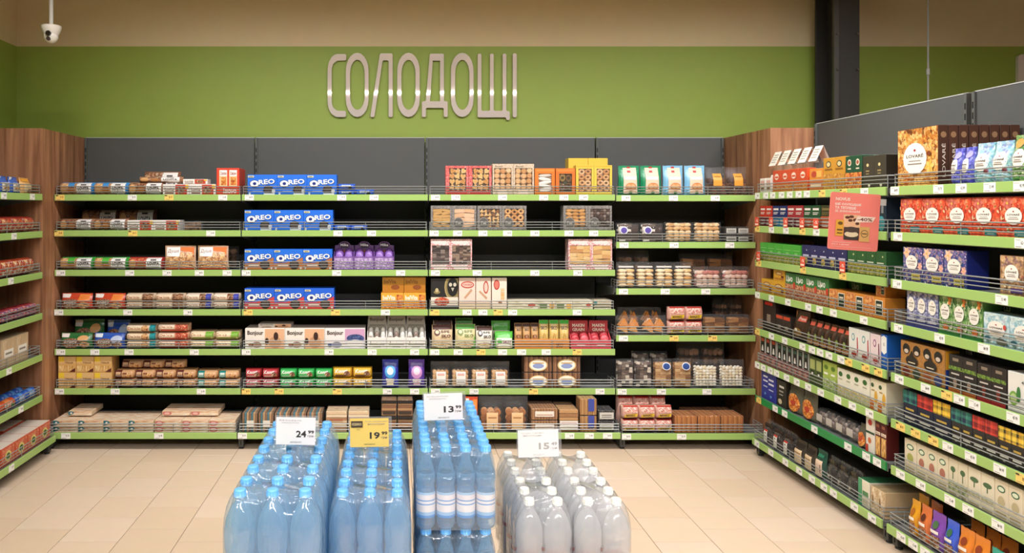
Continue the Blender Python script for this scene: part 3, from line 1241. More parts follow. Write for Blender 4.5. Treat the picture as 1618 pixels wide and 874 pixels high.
FLORAL_G = photo('green_leaves', ['#5f8f48', '#3d7038', '#8db06a', '#cfd9a8', '#2f5a30'], 50)
FLORAL_B = photo('pale_water', ['#b9d3d6', '#8fb8c2', '#dbe6e2', '#7aa0aa', '#c9d8cf'], 45)
FLORAL_K = photo('dried_flowers', ['#a9805a', '#c79b6c', '#7a5a3e', '#d9b487', '#8a6a70'], 45)
TEAL_B = photo('teal_flowers', ['#7fc0c4', '#a9d8d4', '#6a8fc0', '#c9e2da', '#9a8fb8'], 45)
BLUE_B = photo('blue_flowers', ['#4a4fb0', '#6a6fd0', '#3a3a98', '#9a98dc', '#5a5ac0'], 45)
LACE = photo('grey_lace', ['#6f6a66', '#8d8884', '#57524f', '#a39d97'], 160)
HERB = photo('herb_picture', ['#8a9a3c', '#c0b050', '#5f7a2c', '#d8c870', '#9a7a3c'], 90)
STRIPE = photo('pink_pattern', ['#f3d9d6', '#d8837f', '#f6e6e2', '#b85a5c'], 110)
RED_LACE = photo('red_lace', ['#c64b48', '#d4605c', '#b23c3c', '#e39a92'], 120)
BLUEBERRY = photo('blueberries', ['#2c3a6a', '#40518a', '#6a7ab0', '#1d2648'], 120)
FRY = photo('golden_snack', ['#c9652a', '#e08a3c', '#8a3a1c', '#f0b45c', '#b04a20'], 60)
TARTAN = lambda n, cols: photo('tartan_' + n, cols, 80, stretch=(1.0, .02, .03), stretch2=(.03, .02, 1.0))

def pack(bg, pic, label='#f1ece6', txt='*LOVITA', flip=False):
    a = [('R', .04, .06, .56, .94, pic), ('R', .54, .06, .95, .96, label), ('R', .66, .76, .82, .85, '#4a4440'), ('T', txt, .745, .52, .32, .26, '#2a2422'), ('P', [(.54, .08), (.95, .08), (.95, .16), (.70, .30), (.54, .14)], CHOC), ('E', .16, .5, .10, .34, '#d9a468'), ('E', .40, .42, .10, .30, '#b5763f')]
    return a
D('blue_pack', 'flow', '#3f8fcf', pack('#3f8fcf', COOKIE) + [('R', .30, .62, .48, .94, '#3f8fcf')], 'biscuit_packet', 'biscuit packet', 'blue biscuit packet')
D('brown_pack', 'flow', '#a8775a', pack('#a8775a', CHOC), 'biscuit_packet', 'biscuit packet', 'brown biscuit packet')
D('dim_pack', 'flow', '#8a5a44', pack('#8a5a44', CHOC), 'biscuit_packet', 'biscuit packet', 'chocolate biscuit packet')  # brown packet for back rows, shade put into its base colour
D('white_red_box', 'box', '#f0e7df', [('R', .48, .05, .92, .95, '#c93f2c'), ('E', .68, .45, .16, .32, CHOC), ('R', .86, .6, .98, .95, '#efc04a'), ('T', 'Lovita', .25, .55, .34, .3, '#7a4a3a'), ('R', .08, .16, .42, .26, '#8a5a48')], 'biscuit_carton', 'carton', 'white and red biscuit carton')
D('red_case', 'box', '#d9432a', [('R', .12, .34, .47, .92, '#f2c58e'), ('R', .55, .34, .90, .92, '#f2c58e'), ('R', .14, .70, .46, .92, '#f7f1ea'), ('R', .57, .70, .89, .92, '#f7f1ea'), ('R', .20, .38, .42, .66, FRY), ('R', .62, .38, .86, .66, FRY), ('T', 'Ізюм', .30, .81, .26, .12, '#a23a26'), ('T', 'Ізюм', .73, .81, .26, .12, '#a23a26'), ('T', '*Ізюмо', .58, .16, .58, .18, '#fbf3ea')], 'biscuit_case', 'carton', 'tall orange-red biscuit case')
D('green_pack', 'flow', '#3fa33c', pack('#3fa33c', COOKIE) + [('R', .28, .55, .48, .94, '#55b83f')], 'biscuit_packet', 'biscuit packet', 'green biscuit packet')
D('red_pack', 'flow', '#b5382f', pack('#b5382f', BERRY), 'biscuit_packet', 'biscuit packet', 'red biscuit packet')
D('tray_bag', 'pouch', '#c9a184', [('R', .04, .05, .96, .72, COOKIE), ('R', .06, .56, .50, .93, '#f3efe9'), ('T', 'Душе', .28, .76, .36, .16, '#8a4a30'), ('P', [(.5, .93), (.95, .93), (.95, .62), (.5, .80)], '#e0762e'), ('R', .06, .02, .94, .10, '#c9502c')], 'cookie_bag', 'bag', 'white and orange cookie bag')
D('red_round', 'pouch', '#c8472a', [('R', .03, .72, .30, .95, '#efe3da'), ('R', .60, .55, .95, .92, '#e8843a'), ('E', .36, .36, .32, .30, CHOC), ('T', '*ГОРІХ', .36, .40, .40, .17, '#f8efe4'), ('E', .78, .28, .16, .2, COOKIE)], 'cookie_bag', 'bag', 'red round-cookie bag')
D('dkgreen_bag', 'pouch', '#2c6a34', [('R', .03, .72, .28, .95, '#efe3da'), ('E', .38, .38, .32, .30, CHOC), ('T', '*ГОРІХ', .38, .42, .40, .17, '#f8efe4'), ('E', .74, .66, .17, .17, '#e0a86c'), ('E', .80, .28, .14, .18, COOKIE)], 'cookie_bag', 'bag', 'dark green cookie bag')
D('blue_bag', 'pouch', '#2c55b0', [('R', .03, .72, .28, .95, '#dfe3ea'), ('E', .38, .38, .32, .28, CHOC), ('T', '*ГОРІХ', .38, .42, .40, .17, '#f8efe4'), ('E', .76, .60, .18, .22, '#b9c4dc'), ('E', .80, .28, .14, .18, CHOC)], 'cookie_bag', 'bag', 'blue cookie bag')
D('tan_brown', 'flow', '#d9bda0', [('R', .06, .08, .58, .94, '#e6cdb0'), ('T', 'Delicia', .30, .55, .42, .32, '#a5572c'), ('R', .60, .08, .95, .94, CHOC)], 'wafer_packet', 'biscuit packet', 'tan and brown wafer packet')
D('tan_blue', 'flow', '#dfc8b0', [('R', .06, .08, .55, .94, '#ead6c0'), ('T', 'Delicia', .30, .55, .40, .32, '#a5572c'), ('R', .55, .08, .78, .94, CHOC), ('R', .78, .08, .96, .94, '#4348a8')], 'wafer_packet', 'biscuit packet', 'tan and blue wafer packet')
D('tan_teal', 'flow', '#e0c6a8', [('R', .06, .08, .55, .94, '#e9d2b4'), ('T', 'Delicia', .30, .55, .40, .32, '#a5572c'), ('E', .64, .5, .12, .4, COOKIE), ('R', .80, .08, .97, .94, '#1f8f93')], 'wafer_packet', 'biscuit packet', 'tan and teal wafer packet')
D('tan_red', 'flow', '#dfb090', [('R', .06, .40, .55, .94, '#ecd2b6'), ('T', 'Delicia', .30, .66, .40, .28, '#a5572c'), ('R', .04, .05, .96, .36, '#c9553c'), ('R', .58, .40, .96, .94, BERRY)], 'wafer_packet', 'biscuit packet', 'tan and red wafer packet')
D('tan_green', 'flow', '#e6c9a0', [('R', .06, .40, .62, .94, '#eed7b4'), ('T', 'Delicia', .30, .66, .40, .28, '#a5572c'), ('R', .04, .05, .96, .34, '#9aa64a'), ('R', .66, .40, .96, .94, '#7fae3f')], 'wafer_packet', 'biscuit packet', 'tan and green wafer packet')
D('yellow_box', 'box', '#d8a864', [('R', .03, .55, .97, .97, '#dfb57a'), ('R', .03, .66, .34, .97, '#f0c93a'), ('R', .05, .08, .95, .42, photo('wafer_sticks', ['#e0b878', '#c99650', '#b27c3c', '#eccf98'], 60, stretch=(2.2, 1, .3))), ('T', 'Наша', .62, .62, .44, .12, '#7a4a2a'), ('P', [(.62, .03), (.97, .03), (.97, .28)], '#5a2018')], 'biscuit_carton', 'carton', 'yellow-beige biscuit carton')
D('maroon_pack', 'flow', '#d3a273', [('R', .06, .06, .40, .94, '#5a2020'), ('R', .12, .50, .36, .80, '#c9a07a'), ('T', 'Марія', .24, .38, .26, .18, '#f0dcc4'), ('E', .70, .42, .18, .30, COOKIE), ('R', .46, .60, .66, .72, '#7a3a28')], 'biscuit_packet', 'biscuit packet', 'maroon and tan biscuit packet')
D('teal_pack', 'flow', '#d9a878', [('R', .06, .06, .38, .94, '#1f7f78'), ('R', .12, .50, .34, .78, '#c9d8cc'), ('T', 'Марія', .22, .38, .26, .18, '#f0f4ec'), ('E', .70, .42, .18, .30, COOKIE)], 'biscuit_packet', 'biscuit packet', 'teal and tan biscuit packet')
WAF = photo('wafer_lines', ['#e8d3b6', '#d9b48c', '#c07f58', '#f0e2cc', '#e3c39c'], 30, stretch=(.3, 2.6, 3))
D('teal_wafer', 'box', '#dfc5a6', [('R', .02, .04, .98, .96, WAF), ('P', [(.0, .1), (.16, .25), (.26, .7), (.12, .98), (.0, .9)], '#1f6a78'), ('E', .12, .55, .05, .2, '#efe6d8'), ('R', .30, .40, .78, .60, '#e9dac2')], 'wafer_packet', 'biscuit packet', 'pale wafer packet with teal end', top=WAF)
D('pink_wafer', 'box', '#e3c6a8', [('R', .02, .04, .98, .96, WAF), ('E', .18, .5, .16, .42, '#c9706c'), ('E', .18, .5, .10, .28, '#e8b4a8'), ('R', .40, .40, .88, .60, '#efe0ca')], 'wafer_packet', 'biscuit packet', 'pale wafer packet with pink rosette', top=WAF)
# second bay
def oreo(low=None, lowtxt='#f0dcd0'):
    a = []
    if low:
        a.append(('P', [(0, 0), (1, 0), (1, .62), (.75, .46), (.4, .36), (0, .34)], low))
    a += [('E', .70, .26, .17, .22, '#2a221f'), ('E', .70, .28, .12, .15, '#4a3f3a'), ('E', .235, .555, .165, .185, '#17246a'), ('E', .235, .56, .145, .16, '#f5f4f0'), ('E', .24, .565, .06, .075, '#1b2a80'),
          ('T', '*REO', .66, .645, .56, .26, '#17246a', 4), ('T', '*REO', .65, .655, .54, .235, '#f7f6f2', 4), ('R', .02, .86, .22, .95, '#d8d2b0'), ('R', .05, .885, .18, .92, '#7a765c')]
    if not low:
        a += [('R', .18, .17, .50, .22, '#7f9ce0'), ('R', .55, .04, .92, .12, '#dfe6f2'), ('E', .88, .20, .06, .12, '#dfe6f2'), ('E', .08, .09, .035, .055, '#dfe6f2')]
    else:
        a += [('R', .14, .20, .50, .26, lowtxt), ('E', .07, .10, .035, .055, '#f1e6e0'), ('E', .93, .10, .035, .055, '#f1e6e0')]
    return a
D('oreo', 'box', '#1f6fe0', oreo(), 'biscuit_carton', 'carton', 'bright blue sandwich-cookie carton', side=[('T', 'OREO', .5, .5, .6, .2, '#f2f2f0')])
D('oreo_brown', 'box', '#1f6fe0', oreo('#b5713f'), 'biscuit_carton', 'carton', 'blue and brown sandwich-cookie carton')
D('oreo_red', 'box', '#1f62d8', oreo('#d2453f'), 'biscuit_carton', 'carton', 'blue and red sandwich-cookie carton')
D('oreo_flat', 'flow', '#2c5fd0', [('R', .25, .4, .75, .75, '#dfe6f2'), ('T', 'OREO', .5, .56, .4, .3, '#2344a0'), ('E', .72, .3, .1, .2, '#2a221f')], 'biscuit_packet', 'biscuit packet', 'small flat blue cookie packet')
D('milka', 'disp', '#7a549a', [('R', .05, .1, .95, .9, photo('lilac_waves', ['#8a5fae', '#b79ac8', '#6a4590', '#d8c6de'], 90))], 'display_box', 'display box', 'purple cookie display box', header='#6d4a86', oval=True, cols=['#9a6fc0', '#8050a8'], low=.48, nx=2,
  hart=[('E', .5, .86, .26, .10, '#3a2a48'), ('T', '*Milka', .5, .87, .40, .09, '#f4eef6'), ('E', .5, .60, .26, .09, '#a05a34'), ('R', .34, .76, .66, .79, '#3a2a48')])
D('belvita', 'box', '#e39a2c', [('R', .0, .5, 1, 1, '#eda93a'), ('T', '*belVita', .36, .72, .56, .28, '#f8f2e0'), ('R', .08, .48, .70, .53, '#f4ead0'), ('R', .70, .10, .97, .9, FRY), ('R', .06, .08, .66, .40, photo('grain_picture', ['#d8822a', '#c4622a', '#eab45c', '#a8402a'], 70))], 'biscuit_carton', 'carton', 'orange-yellow biscuit carton')
D('belvita_back', 'box', '#b9781f', [('R', .0, .5, 1, 1, '#c48a28'), ('T', '*belVita', .36, .72, .56, .26, '#8a5a1c'), ('E', .6, .35, .2, .15, '#8a4a1c')], 'biscuit_carton', 'carton', 'amber biscuit carton')
D('bonjour', 'box', '#efe6dc', [('R', .50, .02, .99, .97, '#e3b189'), ('E', .76, .32, .16, .28, '#c9946a'), ('E', .78, .62, .06, .20, '#3a2018'), ('E', .55, .38, .05, .16, '#3a2018'), ('T', '*Bonjour', .26, .76, .40, .26, '#4a3f3a'), ('E', .30, .22, .12, .14, '#a8806a'), ('E', .15, .2, .06, .1, CHOC)], 'dessert_carton', 'carton', 'white and peach dessert carton', top='#d8cabc')
D('bonjour_blue', 'box', '#efe6e4', [('R', .50, .42, .99, .97, '#cf9fc0'), ('R', .50, .02, .99, .42, '#e8e2e6'), ('E', .76, .52, .22, .20, BLUEBERRY), ('E', .76, .26, .20, .20, '#f4efe8'), ('T', '*Bonjour', .26, .76, .40, .26, '#4a3f3a'), ('E', .30, .22, .12, .14, '#8a8aa8'), ('E', .13, .2, .05, .1, BLUEBERRY)], 'dessert_carton', 'carton', 'white and lilac dessert carton', top='#cfc4bc')
D('bonjour_disp', 'disp', '#efe9e0', [('R', .10, .36, .90, .42, '#8a847c'), ('R', .3, .16, .7, .26, '#b0a89e')], 'display_box', 'display box', 'open white dessert display box', header='#9a948a', cols=['#e8e4de', '#d8d4ce', '#8a7468', '#f4f0ea'], low=.36, nx=3, hart=[('T', '*Bonjour', .5, .84, .76, .13, '#3f3a36'), ('R', .1, .66, .9, .70, '#7a746a')])
def kontik(c, c2):
    return [('R', .10, .08, .90, .92, c), ('T', '*Konti', .44, .66, .62, .34, '#f6f2ee'), ('E', .74, .42, .16, .26, CHOC), ('R', .15, .10, .66, .34, c2)]
D('kontik_red', 'flow', '#9a2a2c', kontik('#b5333a', '#d8a8a0'), 'cookie_packet', 'biscuit packet', 'dark red cookie packet')
D('kontik_green', 'flow', '#2fa04a', kontik('#35a850', '#9ad0a8'), 'cookie_packet', 'biscuit packet', 'bright green cookie packet')
D('kontik_yellow', 'flow', '#d0a030', kontik('#dcae3c', '#6a4630'), 'cookie_packet', 'biscuit packet', 'golden yellow cookie packet')
D('barni_blue', 'pouch', '#3038a0', [('E', .5, .58, .34, .22, '#4aa0dc'), ('E', .5, .60, .2, .13, '#dfe9f0'), ('R', .30, .10, .70, .34, '#e8d8b8'), ('T', '*Barni', .5, .30, .5, .1, '#f4f0e8'), ('R', .25, .04, .75, .12, '#23287c')], 'cake_pouch', 'bag', 'blue standing cake pouch')
D('barni_purple', 'pouch', '#5a3a98', [('E', .5, .56, .34, .22, '#c48ac0'), ('E', .5, .60, .2, .13, '#e8c8d8'), ('R', .30, .10, .70, .34, '#c89ab0'), ('T', '*Barni', .5, .28, .5, .1, '#f4f0e8')], 'cake_pouch', 'bag', 'purple standing cake pouch')
D('stripe_clear', 'brick', None, [('R', .3, .25, .75, .6, '#e8ded0')], 'biscuit_packet', 'biscuit packet', 'clear-wrapped striped biscuit packet', n=7, cols=['#8f6a4a', '#4a7a88', '#c49a70'])
D('wafer_clear', 'brick', None, [('R', .2, .55, .8, .62, '#a86048')], 'wafer_packet', 'biscuit packet', 'clear-wrapped layered wafer packet', n=7, layers=True, cols=['#e3c39c', '#b98a60', '#efd8b8'])
D('dark_wafer', 'brick', None, [('R', .04, .78, .96, .98, '#1c1815'), ('R', .1, .1, .9, .30, '#3a2c24')], 'wafer_packet', 'biscuit packet', 'wafer packet with black top', n=6, layers=True, cols=['#b98a5c', '#8a5c3a'])
# third bay: window boxes
D('red_win', 'win', RED_LACE, [('R', .05, .02, .95, .12, '#c03c3a')], 'cookie_window_box', 'window box', 'red lace cookie window box', win=(.16, .16, .90, .92), cookies=('heart', ['#d8a868', '#c98f50', '#e0b878'], 3, 4))
D('beige_win', 'win', photo('beige_print', ['#c9b39a', '#b59c80', '#d8c6b0'], 120), [('T', 'Biscotti', .3, .92, .34, .06, '#5a4a3c'), ('R', .25, .03, .70, .17, '#e8cfc0')], 'cookie_window_box', 'window box', 'beige cookie window box', win=(.08, .18, .92, .86), cookies=('disc', ['#d9aa78', '#c9925c', '#e2bc8e'], 3, 4))
D('orange_win', 'win', '#d9772a', [('R', .06, .88, .94, .96, '#e08a3c')], 'cookie_window_box', 'window box', 'orange box with arched window', win=(.18, .14, .84, .80), cookies=('eclair', ['#e9e2d8', '#d8cfc4'], 1, 5), inner='#a08468')
D('orange_win2', 'win', '#d4702a', [('R', .06, .88, .94, .96, '#de8438')], 'cookie_window_box', 'window box', 'orange box with chocolate rings', win=(.18, .14, .84, .80), cookies=('ring', ['#5a3f22', '#8a6a34', '#6a4a28'], 2, 2), inner='#3a3a1c')
D('yellow_win', 'win', '#e3c24c', [('R', .06, .93, .94, .98, '#d4ae38')], 'cookie_window_box', 'window box', 'yellow box of ring biscuits', win=(.14, .12, .88, .88), cookies=('ring', ['#d3a06c', '#c98f5a', '#dbb084'], 2, 4), inner='#8a6440')
D('yellow_plain', 'box', '#e0bd45', [('E', .5, .42, .18, .22, '#c9a238'), ('E', .5, .42, .14, .16, '#e6c85a'), ('R', .0, .62, 1, .64, '#c9a238')], 'biscuit_carton', 'carton', 'plain yellow carton behind ring biscuits')
def lace(key, kind, cols, desc, inner='#6a5a4c', circle=True, nx=4, nz=4):
    art = [('E', .26, .30, .21, .24, '#8f8b86'), ('E', .26, .30, .185, .21, '#5f5b57'), ('T', 'Del', .26, .30, .2, .16, '#d8d4ce')] if circle else []
    D(key, 'win', LACE, art, 'cookie_window_box', 'window box', desc, win=(.10, .16, .92, .88), cookies=(kind, cols, nx, nz), inner=inner)
lace('lace_a', 'stick', ['#d8b070', '#c99c5c'], 'grey lace box with wafer stacks', '#3c2018', False, 2, 6)
lace('lace_b', 'stick', ['#dcae86', '#e2ba98'], 'grey lace box with pale sticks', nx=2, nz=4)
lace('lace_c', 'tri', ['#d9a86c', '#8a5a34', '#e0b880'], 'grey lace box with speckled biscuits', nx=5, nz=5)
lace('lace_d', 'ring', ['#d8a46c', '#c48c54'], 'grey lace box with jam rings', '#4a1f18', nx=3, nz=3)
lace('lace_e', 'eclair', ['#d09a5c', '#c08848'], 'grey lace box with shell biscuits', nx=3, nz=5)
lace('lace_f', 'blob', ['#3c2a22', '#5a443a', '#8a7a70'], 'grey lace box with dark truffles', nx=6, nz=6)
def striped(key, kind, cols, desc, nx, nz, inner):
    D(key, 'win', STRIPE, [('R', .12, .84, .80, .95, '#ecd8d2'), ('R', .14, .04, .74, .16, '#ecd8d2')], 'cookie_window_box', 'window box', desc, win=(.06, .20, .94, .80), cookies=(kind, cols, nx, nz), inner=inner)
striped('stripe_a', 'stick', ['#5a4a44', '#8a7a70', '#3c302a'], 'pink-striped box of dark wafers', 4, 9, '#2c1f18')
striped('stripe_b', 'stick', ['#6a5246', '#98806c', '#46362e'], 'pink-striped box of brown wafers', 5, 9, '#2c1f18')
striped('stripe_c', 'stick', ['#dcb070', '#c9925a', '#e3bf88'], 'pink-striped box of stacked wafers', 3, 5, '#7a5c44')
striped('stripe_d', 'stick', ['#dfb878', '#cf9c60'], 'pink-striped box of scattered wafers', 2, 4, '#8a6a50')
D('lion', 'box', '#24221f', [('E', .80, .72, .30, .42, '#b59f68'), ('E', .80, .72, .26, .37, '#8a7a50'), ('E', .80, .72, .20, .30, '#171614'), ('E', .72, .80, .06, .06, '#c9c2b0'), ('E', .88, .80, .06, .06, '#c9c2b0'), ('P', [(.74, .70), (.86, .70), (.80, .58)], '#b8b0a0'), ('R', .0, .14, 1.0, .40, '#e9dcc8'), ('E', .40, .26, .28, .14, BERRY), ('E', .22, .56, .12, .06, '#8a7a50'), ('E', .22, .62, .06, .07, '#c9b988'), ('R', 0, 0, 1, .14, '#3a3834')], 'gift_box', 'box', 'black gift box with lion emblem')
D('pink_a', 'box', '#ecd0c0', [('E', .52, .78, .40, .11, '#b8453a'), ('E', .52, .78, .34, .075, '#e9b8a8'), ('T', 'Савоярді', .52, .78, .52, .06, '#a03028'), ('P', [(.30, .38), (.38, .34), (.82, .60), (.74, .66)], '#c49a7a'), ('R', 0, .0, 1, .22, '#e3c9a8'), ('R', .05, .10, .95, .12, '#b9905e')], 'ladyfinger_carton', 'carton', 'pale pink carton with wide red oval')
D('pink_b', 'box', '#efd6c6', [('E', .66, .70, .18, .20, '#b8453a'), ('E', .66, .70, .12, .15, '#e9c4b4'), ('P', [(.18, .56), (.26, .60), (.76, .38), (.68, .32)], '#c49a7a'), ('R', 0, .0, 1, .22, '#e3c9a8'), ('R', .05, .10, .95, .12, '#b9905e')], 'ladyfinger_carton', 'carton', 'pale pink carton with tall red oval')
D('pink_c', 'box', '#f0dccb', [('E', .32, .78, .20, .16, '#b8352c'), ('E', .32, .78, .14, .12, '#d87a6a'), ('R', .60, .30, .84, .66, photo('biscuit_stack', ['#e0b070', '#f0dccb', '#d09a58'], 24, stretch=(.3, .3, 6))), ('E', .56, .22, .12, .06, CHOC), ('R', 0, 0, 1, .18, '#e6d2ba')], 'ladyfinger_carton', 'carton', 'pale pink carton with red shield')
FLATP = photo('flat_print', ['#e3dcc4', '#cfc6a4', '#efe9d8', '#b8a878'], 26, stretch=(.3, .3, 4))
D('flat_a', 'box', '#dfd6be', [('R', .02, .05, .98, .95, FLATP), ('E', .78, .5, .12, .25, '#b8543c')], 'crispbread_carton', 'carton', 'low cream crispbread carton')
D('flat_b', 'box', '#d6d0b2', [('R', .02, .05, .98, .95, FLATP), ('R', .06, .15, .50, .60, '#6a7a4c'), ('E', .78, .4, .16, .3, '#e0a84a')], 'crispbread_carton', 'carton', 'low green-marked crispbread carton')
D('flat_c', 'brick', None, [('R', .02, .5, .18, .9, '#4a8a8c')], 'crispbread_carton', 'carton', 'clear-wrapped pale crispbread stack', n=4, layers=True, cols=['#e8dcc4', '#d9c8a8'])
def sko(bg, top, c, green=False):
    return [('R', .03, .80, .97, .99, top), ('E', .24, .68, .15, .12, c), ('E', .24, .70, .09, .07, bg), ('T', '*БРЕ', .64, .72, .42, .09, c), ('T', '*SKO', .66, .55, .46, .13, c), ('E', .5, .18, .42, .13, photo('crisp_picture', ['#e3cfa4', '#c9a878', '#f0e4c8', '#b08850'], 80))]
D('sko_beige', 'pouch', '#dfc49c', sko('#dfc49c', '#4a241c', '#5a2a1e'), 'cracker_bag', 'bag', 'beige cracker bag with brown top')
D('sko_green', 'pouch', '#dccf9c', sko('#dccf9c', '#4f9a3c', '#7a8a4a') + [('P', [(.80, .05), (.97, .05), (.97, .62)], '#5fae42')], 'cracker_bag', 'bag', 'cream cracker bag with green top')
D('sko_white', 'pouch', '#efe6d6', sko('#efe6d6', '#4a2a22', '#3c2a24'), 'cracker_bag', 'bag', 'white cracker bag with dark top')
D('sko_small', 'pouch', '#57b83f', [('R', .06, .06, .94, .62, '#f0ead8'), ('E', .24, .44, .14, .12, '#57b83f'), ('T', '*SKO', .64, .42, .44, .14, '#8a3a5a'), ('R', .06, .06, .94, .2, '#d9c8a0')], 'cracker_bag', 'bag', 'small bright green cracker bag')
D('stick_bag', 'pouch', '#c99a62', [('T', '*SKO', .55, .74, .6, .09, '#3c2418'), ('R', .2, .30, .8, .55, CHOC), ('R', .03, .86, .97, .98, '#3f241a'), ('R', .15, .08, .7, .22, '#efe3d0')], 'breadstick_bag', 'bag', 'brown breadstick bag in orange tray')
D('stick_green', 'pouch', '#dcbd72', [('R', .03, .86, .97, .99, '#3fae3c'), ('T', '*SKO', .5, .72, .7, .10, '#4a3018'), ('P', [(.3, .3), (.36, .3), (.5, .52), (.45, .54)], '#b8863c'), ('P', [(.6, .26), (.66, .26), (.62, .52), (.57, .5)], '#b8863c')], 'breadstick_bag', 'bag', 'yellow breadstick bag with green top')
D('orange_tray', 'box', '#d98a3c', [('R', .0, .45, 1, .48, '#b86c28'), ('T', '*SKO', .82, .40, .12, .5, '#7a3f18')], 'display_tray', 'tray', 'orange cardboard tray under breadstick bags')
D('grain_disp', 'disp', '#d8505a', [('R', .30, .3, .70, .5, '#e8a8a8')], 'display_box', 'display box', 'red snack display box', header='#b5323c', cols=['#e0646c', '#c9404a', '#e89a9a'], low=.34, nx=2, hart=[('T', '*MAKIN', .5, .82, .62, .12, '#efe6d8'), ('T', '*GRAIN', .5, .66, .62, .12, '#efe6d8')])
D('grain_back', 'box', '#8a2a34', [('T', '*MAKIN', .5, .84, .76, .10, '#c9a8a4'), ('T', '*GRAIN', .5, .70, .76, .10, '#c9a8a4')], 'snack_carton', 'carton', 'dark red snack carton')
D('label_bag', 'clear', None, [('R', .28, .16, .76, .62, '#efeae2'), ('R', .34, .48, .70, .58, '#d8a8a0'), ('R', .34, .24, .70, .26, '#b0a89c'), ('R', .34, .32, .70, .34, '#b0a89c')], 'biscuit_bag', 'bag', 'clear biscuit bag with white label', cookies=('disc', ['#cf9e6a', '#bf8a54', '#dbb080'], 4, 4, 3), fill=.66)
D('round_brick', 'brick', None, [('E', .5, .45, .33, .38, '#e3bd7a'), ('E', .5, .45, .29, .33, '#f2ede2'), ('E', .5, .40, .20, .16, '#8a9ac8'), ('R', .3, .55, .7, .62, '#c8a060')], 'biscuit_packet', 'biscuit packet', 'brown biscuit packet with round label', n=16, cols=['#8a5c3a', '#a87448', '#6a4228'])
D('bread_bag', 'clear', None, [('R', .30, .10, .76, .56, '#e0b98a'), ('R', .36, .40, .70, .44, '#a8744a')], 'rusk_bag', 'bag', 'clear rusk bag with tan label', cookies=('disc', ['#a86a3c', '#c48a54', '#8a5430'], 3, 3, 2), fill=.64)
D('roll_brick', 'brick', None, [('R', .15, .30, .85, .75, '#e9ddd0'), ('R', .2, .40, .8, .48, '#b88a70')], 'biscuit_packet', 'biscuit packet', 'long biscuit roll with white label', n=18, cols=['#9a6a42', '#b98556'])
D('stack_brick', 'brick', None, [('R', .05, .10, .95, .50, '#e8e0d8'), ('R', .1, .36, .9, .42, '#c08070')], 'biscuit_packet', 'biscuit packet', 'square biscuit stack with white band', n=6, layers=True, cols=['#a87648', '#c4935e'])
D('blue_brick', 'brick', None, [('R', .48, .25, .82, 1.0, '#3c4a9c')], 'biscuit_packet', 'biscuit packet', 'biscuit stack with blue band', n=9, cols=['#b07c48', '#c8965c'])
D('grey_label', 'brick', None, [('R', .08, .2, .92, .8, '#c4c0b8'), ('R', .2, .5, .8, .58, '#6a6660'), ('R', .2, .34, .8, .40, '#6a6660')], 'biscuit_packet', 'biscuit packet', 'dark packet with grey label', n=6, cols=['#2f2a27', '#3f3834'])
# fourth bay
def pch(bg, accent):
    return [('R', .20, .08, .84, .92, '#ecc9ae'), ('R', .40, .76, .56, .96, '#b52c2c'), ('R', .24, .52, .80, .62, '#e9d8d2'), ('E', .54, .30, .26, .13, '#cf8a58'), ('E', .44, .30, .1, .08, '#e3aa78'), ('E', .64, .30, .1, .08, '#e3aa78'), ('E', .52, .10, .08, .05, '#3a6a34')]
D('green_pouch', 'pouch', '#1f8a5c', pch('#1f8a5c', '#1f8a5c'), 'croissant_bag', 'bag', 'green and cream pastry bag')
D('sky_pouch', 'pouch', '#7fb8d8', pch('#7fb8d8', '#7fb8d8'), 'croissant_bag', 'bag', 'light blue and cream pastry bag')
D('amber_bag', 'clear', None, [('R', .28, .34, .70, .76, '#e09a3c'), ('R', .34, .64, .64, .67, '#8a5a1c')], 'cookie_bag', 'bag', 'clear cookie bag with amber label', cookies=('disc', ['#6a3f24', '#8a5634', '#4a2a18'], 4, 3, 2), fill=.62)
D('choc_bag', 'clear', None, [('E', .28, .62, .17, .20, '#f0ecf0'), ('E', .28, .62, .13, .15, '#5a4a9c')], 'cookie_bag', 'bag', 'clear dark-chocolate stick bag', cookies=('stick', ['#4a3a34', '#3a2c26', '#e3d8cc', '#6a564c'], 3, 7, 2), fill=.92, flow=True)
D('cream_bag', 'clear', None, [], 'cookie_bag', 'bag', 'clear bag of golden cookies', cookies=('eclair', ['#d9ae78', '#c99860', '#e6c496'], 4, 5, 2), fill=.94, flow=True)
D('pastry_bag', 'clear', None, [('R', .1, .78, .9, .84, '#b8b0a4')], 'pastry_bag', 'bag', 'clear bag of pale pastries', cookies=('eclair', ['#d9b078', '#cf9a5c', '#e8cda4'], 2, 5, 2), fill=.72, single=True)
D('pink_bag', 'clear', None, [('R', .1, .06, .9, .12, '#b8a8a0')], 'pastry_bag', 'bag', 'clear bag of pinkish pastries', cookies=('eclair', ['#d8b09c', '#e3c4b4', '#b87468'], 4, 4, 2), fill=.80)
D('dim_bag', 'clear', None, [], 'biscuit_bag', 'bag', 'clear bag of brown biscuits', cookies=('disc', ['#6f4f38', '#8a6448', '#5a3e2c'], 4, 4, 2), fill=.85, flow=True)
D('tri_bag', 'clear', None, [], 'cracker_bag', 'bag', 'clear bag of orange triangle crackers', cookies=('tri', ['#d2843c', '#c4742c', '#de9a54'], 2, 2, 2), fill=.82, single=True)
D('pink_yellow', 'flow', '#d9a898', [('R', .12, .50, .88, .92, photo('pink_nuts', ['#e3b8a8', '#c98070', '#f0d8c8', '#a85040'], 90)), ('P', [(.12, .14), (.85, .22), (.90, .46), (.14, .38)], '#f0c92c'), ('T', '*МАКС', .5, .30, .56, .16, '#3a1f14'), ('R', .05, .0, .95, .10, '#3a1f18'), ('R', .08, .92, .95, .99, '#b5342c')], 'snack_packet', 'snack packet', 'pink snack packet with yellow band')
